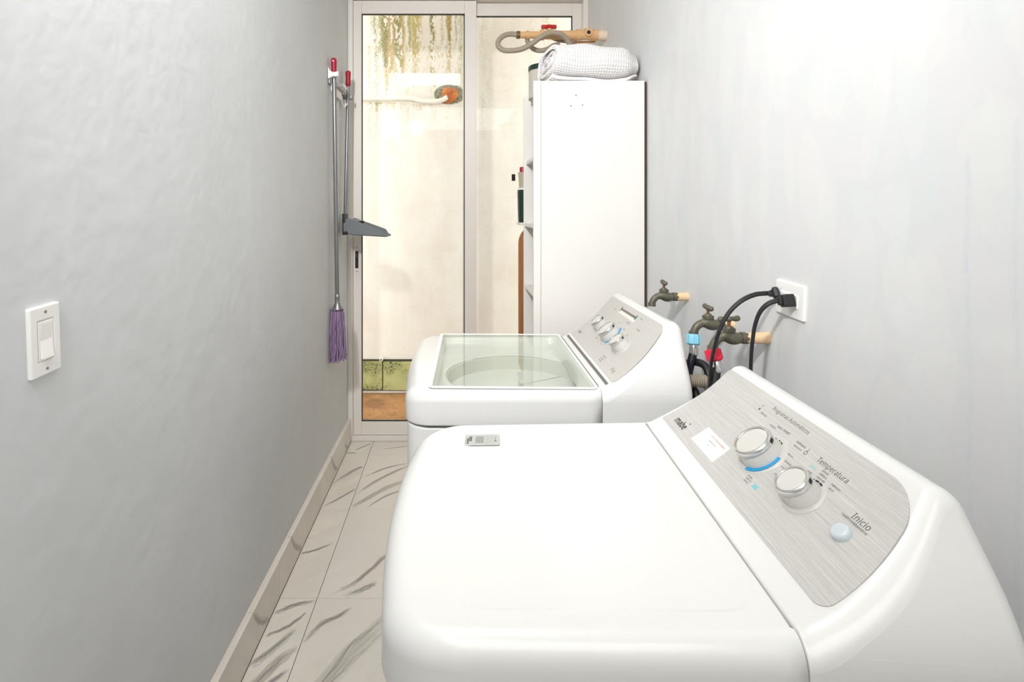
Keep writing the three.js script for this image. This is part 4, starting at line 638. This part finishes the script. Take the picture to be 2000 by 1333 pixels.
// ------------------------------------------------------------------ mop, dustpan and their rack
{
  const xw = XL, y = at(0, 158, 2.95)[1], t = thing('tool_rack', 'white and grey clip rack for broom handles on the left wall', 'rack', [0, 0, 0]);
  part('rail', [box(xw, xw + 0.012, y - 0.035, y + 0.012, -3.27, -2.86, 0.004)], M.steel, t);
  part('clip', extrude([[0, -0.026], [0.008, -0.022], [0.026, -0.012], [0.050, -0.013], [0.056, -0.006], [0.055, 0.016], [0.049, 0.014], [0.030, 0.010], [0.014, 0.016], [0.006, 0.028], [0, 0.042]], 0.02, 0.003).translate(xw + 0.003, y + 0.012, -2.866), M.plasticWhite, t);
  part('clip', box(xw + 0.004, xw + 0.058, y - 0.04, y - 0.014, -3.26, -3.225, 0.004), M.steel, t);
  part('clip', box(xw + 0.008, xw + 0.05, y - 0.012, y + 0.004, -3.12, -3.02, 0.004), M.plasticWhite, t);
  part('hook', tube([[xw + 0.01, y - 0.03, -2.9], [xw + 0.012, y - 0.06, -2.9], [xw + 0.022, y - 0.072, -2.9], [xw + 0.03, y - 0.06, -2.9]], 0.005, 10), M.plasticWhite, t);
  part('hook', tube([[xw + 0.01, y - 0.04, -3.16], [xw + 0.012, y - 0.085, -3.16], [xw + 0.026, y - 0.10, -3.16], [xw + 0.038, y - 0.08, -3.16]], 0.006, 10), M.plasticWhite, t);
  part('hook', box(xw + 0.010, xw + 0.02, y - 0.075, y - 0.03, -3.12, -3.0, 0.004), M.plasticWhite, t);
}
{
  const a = at(652.5, 150, 2.88), b = at(659, 602, 2.92), e = at(661.5, 706, 2.93), t = thing('mop', 'mop with a grey pole, red grip and purple string head hanging on the left wall', 'mop', [0, 0, 0]);
  part('pole', cyl(a, b, 0.0115, 0.0115, 20), M.steel, t);
  const top = at(652, 115, 2.88), d = [top[0] - a[0], top[1] - a[1], top[2] - a[2]], L = Math.hypot(...d);
  const grip = part('grip', along(lathe([[0, 0], [0.0125, 0], [0.0145, 0.012], [0.0135, L * 0.4], [0.016, L * 0.9], [0.012, L * 1.04], [0, L * 1.06]], 24), a, d), M.red, t);
  part('hang_hole', cyl([top[0], top[1] - 0.014, top[2] + 0.010], [top[0], top[1] - 0.014, top[2] + 0.0165], 0.006, 0.006, 16), std(0xe98a9c, 0.4), grip);
  const bd = [e[0] - b[0], e[1] - b[1], e[2] - b[2]];
  part('socket', along(lathe([[0, -0.05], [0.013, -0.05], [0.0145, -0.03], [0.014, 0], [0.03, 0.03], [0.034, 0.04], [0, 0.042]], 24), [b[0], b[1] + 0.03, b[2]], bd), M.steel, t);
  const r = mulberry(17), strands = [], tones = [0x8c7294, 0x7b5f86, 0x9a83a3];
  const sets = [[], [], []];
  for (let i = 0; i < 150; i++) {
    const an = r() * 6.283, q = Math.sqrt(r()), len = 0.25 + r() * 0.045, x0 = Math.cos(an) * q * 0.026, z0 = Math.sin(an) * q * 0.026, sp = 1.75 + r() * 0.35, pts = [];
    for (let k = 0; k <= 7; k++) { const s = k / 7, w = 1 + (sp - 1) * Math.pow(s, 0.55), j = 0.0035 * (k > 0 ? 1 : 0); pts.push([Math.max(XL + 0.004, b[0] + x0 * w + (r() - 0.5) * j * 2), b[1] - s * len + 0.004, b[2] + z0 * w + (r() - 0.5) * j * 2]); }
    sets[i % 3].push(tube(pts, 0.0032, 6, 22, true)); void strands;
  }
  sets.forEach((s, i) => { part('strings', s, std(tones[i], 0.95), t).userData.kind = 'stuff'; });
}
{
  const a = at(680, 168, 3.22), b = at(674, 428, 3.17), t = thing('dustpan', 'dark grey long-handled dustpan with a red grip hanging beside the mop', 'dustpan', [0, 0, 0]);
  part('pole', cyl(a, b, 0.010, 0.010, 20), M.steel, t);
  const top = at(680, 138, 3.22), d = [top[0] - a[0], top[1] - a[1], top[2] - a[2]], L = Math.hypot(...d);
  part('grip', along(lathe([[0, 0], [0.012, 0], [0.0155, 0.01], [0.0145, L * 0.4], [0.0165, L * 0.9], [0.012, L * 0.98], [0, L]], 24), a, d), M.red, t);
  const pm = phys(0x6f7579, 0.42), x0 = at(672, 440, 3.15)[0], xe = at(757, 461, 3.1)[0], yT = at(0, 424, 3.15)[1], yB = at(0, 457, 3.15)[1], yE = at(0, 462, 3.1)[1];
  part('socket', [cyl([b[0], yT + 0.02, b[2]], [b[0], yB - 0.006, b[2]], 0.018, 0.016, 20)], std(0x55585c, 0.45), t);
  // scoop: floor and sides swept from the back wall to a thin lip
  const z0 = -3.25, z1 = -3.05, prof = [], n = 16;
  const pos = [], idx = [], W = 0.004; const S = [];
  for (let i = 0; i <= n; i++) { const q = i / n, x = x0 + 0.03 + (xe - x0 - 0.03) * q, f = 1 - q, hgt = 0.007 + (0.022 + (yT - yB - 0.028) * f) * (1 - ss(0.86, 0.97, q)) * (0.62 + 0.38 * Math.sqrt(1 - Math.max(0, 1 - q / 0.14) ** 2)), yy = yB + (yE - yB) * q + 0.022 * Math.max(0, 1 - q / 0.14) ** 2, flare = 0.012 * q; S.push([[z1 + flare - W, yy + hgt], [z1 + flare - W, yy + W], [z0 - flare + W, yy + W], [z0 - flare + W, yy + hgt], [z0 - flare, yy + hgt], [z0 - flare, yy + 0.006], [z0 - flare + 0.006, yy], [z1 + flare - 0.006, yy], [z1 + flare, yy + 0.006], [z1 + flare, yy + hgt]].map(([z, y]) => [x, y, z])); }
  for (const q of S) for (const p of q) pos.push(...p); const m = S[0].length;
  for (let k = 0; k < n; k++) for (let i = 0; i < m; i++) { const A = k * m + i, B = k * m + (i + 1) % m; idx.push(A, A + m, B, B, A + m, B + m); }
  for (const k of [0, n]) for (let i = 0; i < m / 2 - 1; i++) { const A = k * m + i, B = A + 1, C = k * m + (m - 1 - i), D2 = C - 1; k ? idx.push(A, B, C, B, D2, C) : idx.push(A, C, B, B, C, D2); }
  part('scoop', toCreasedNormals(geom(pos, idx), 0.7), pm, t); void prof;
  part('back_wall', [box(x0 + 0.014, x0 + 0.036, yB + 0.014, yT - 0.03, z0, z1, 0.01), extrude([[x0 + 0.03, yT - 0.03], [x0 + 0.05, yT - 0.012], [x0 + 0.10, yT - 0.02], [x0 + 0.10, yT - 0.024], [x0 + 0.052, yT - 0.017], [x0 + 0.034, yT - 0.034]], z1 - z0, 0.001).translate(0, 0, z0)], pm, t);
}
renderer.render(scene, camera);
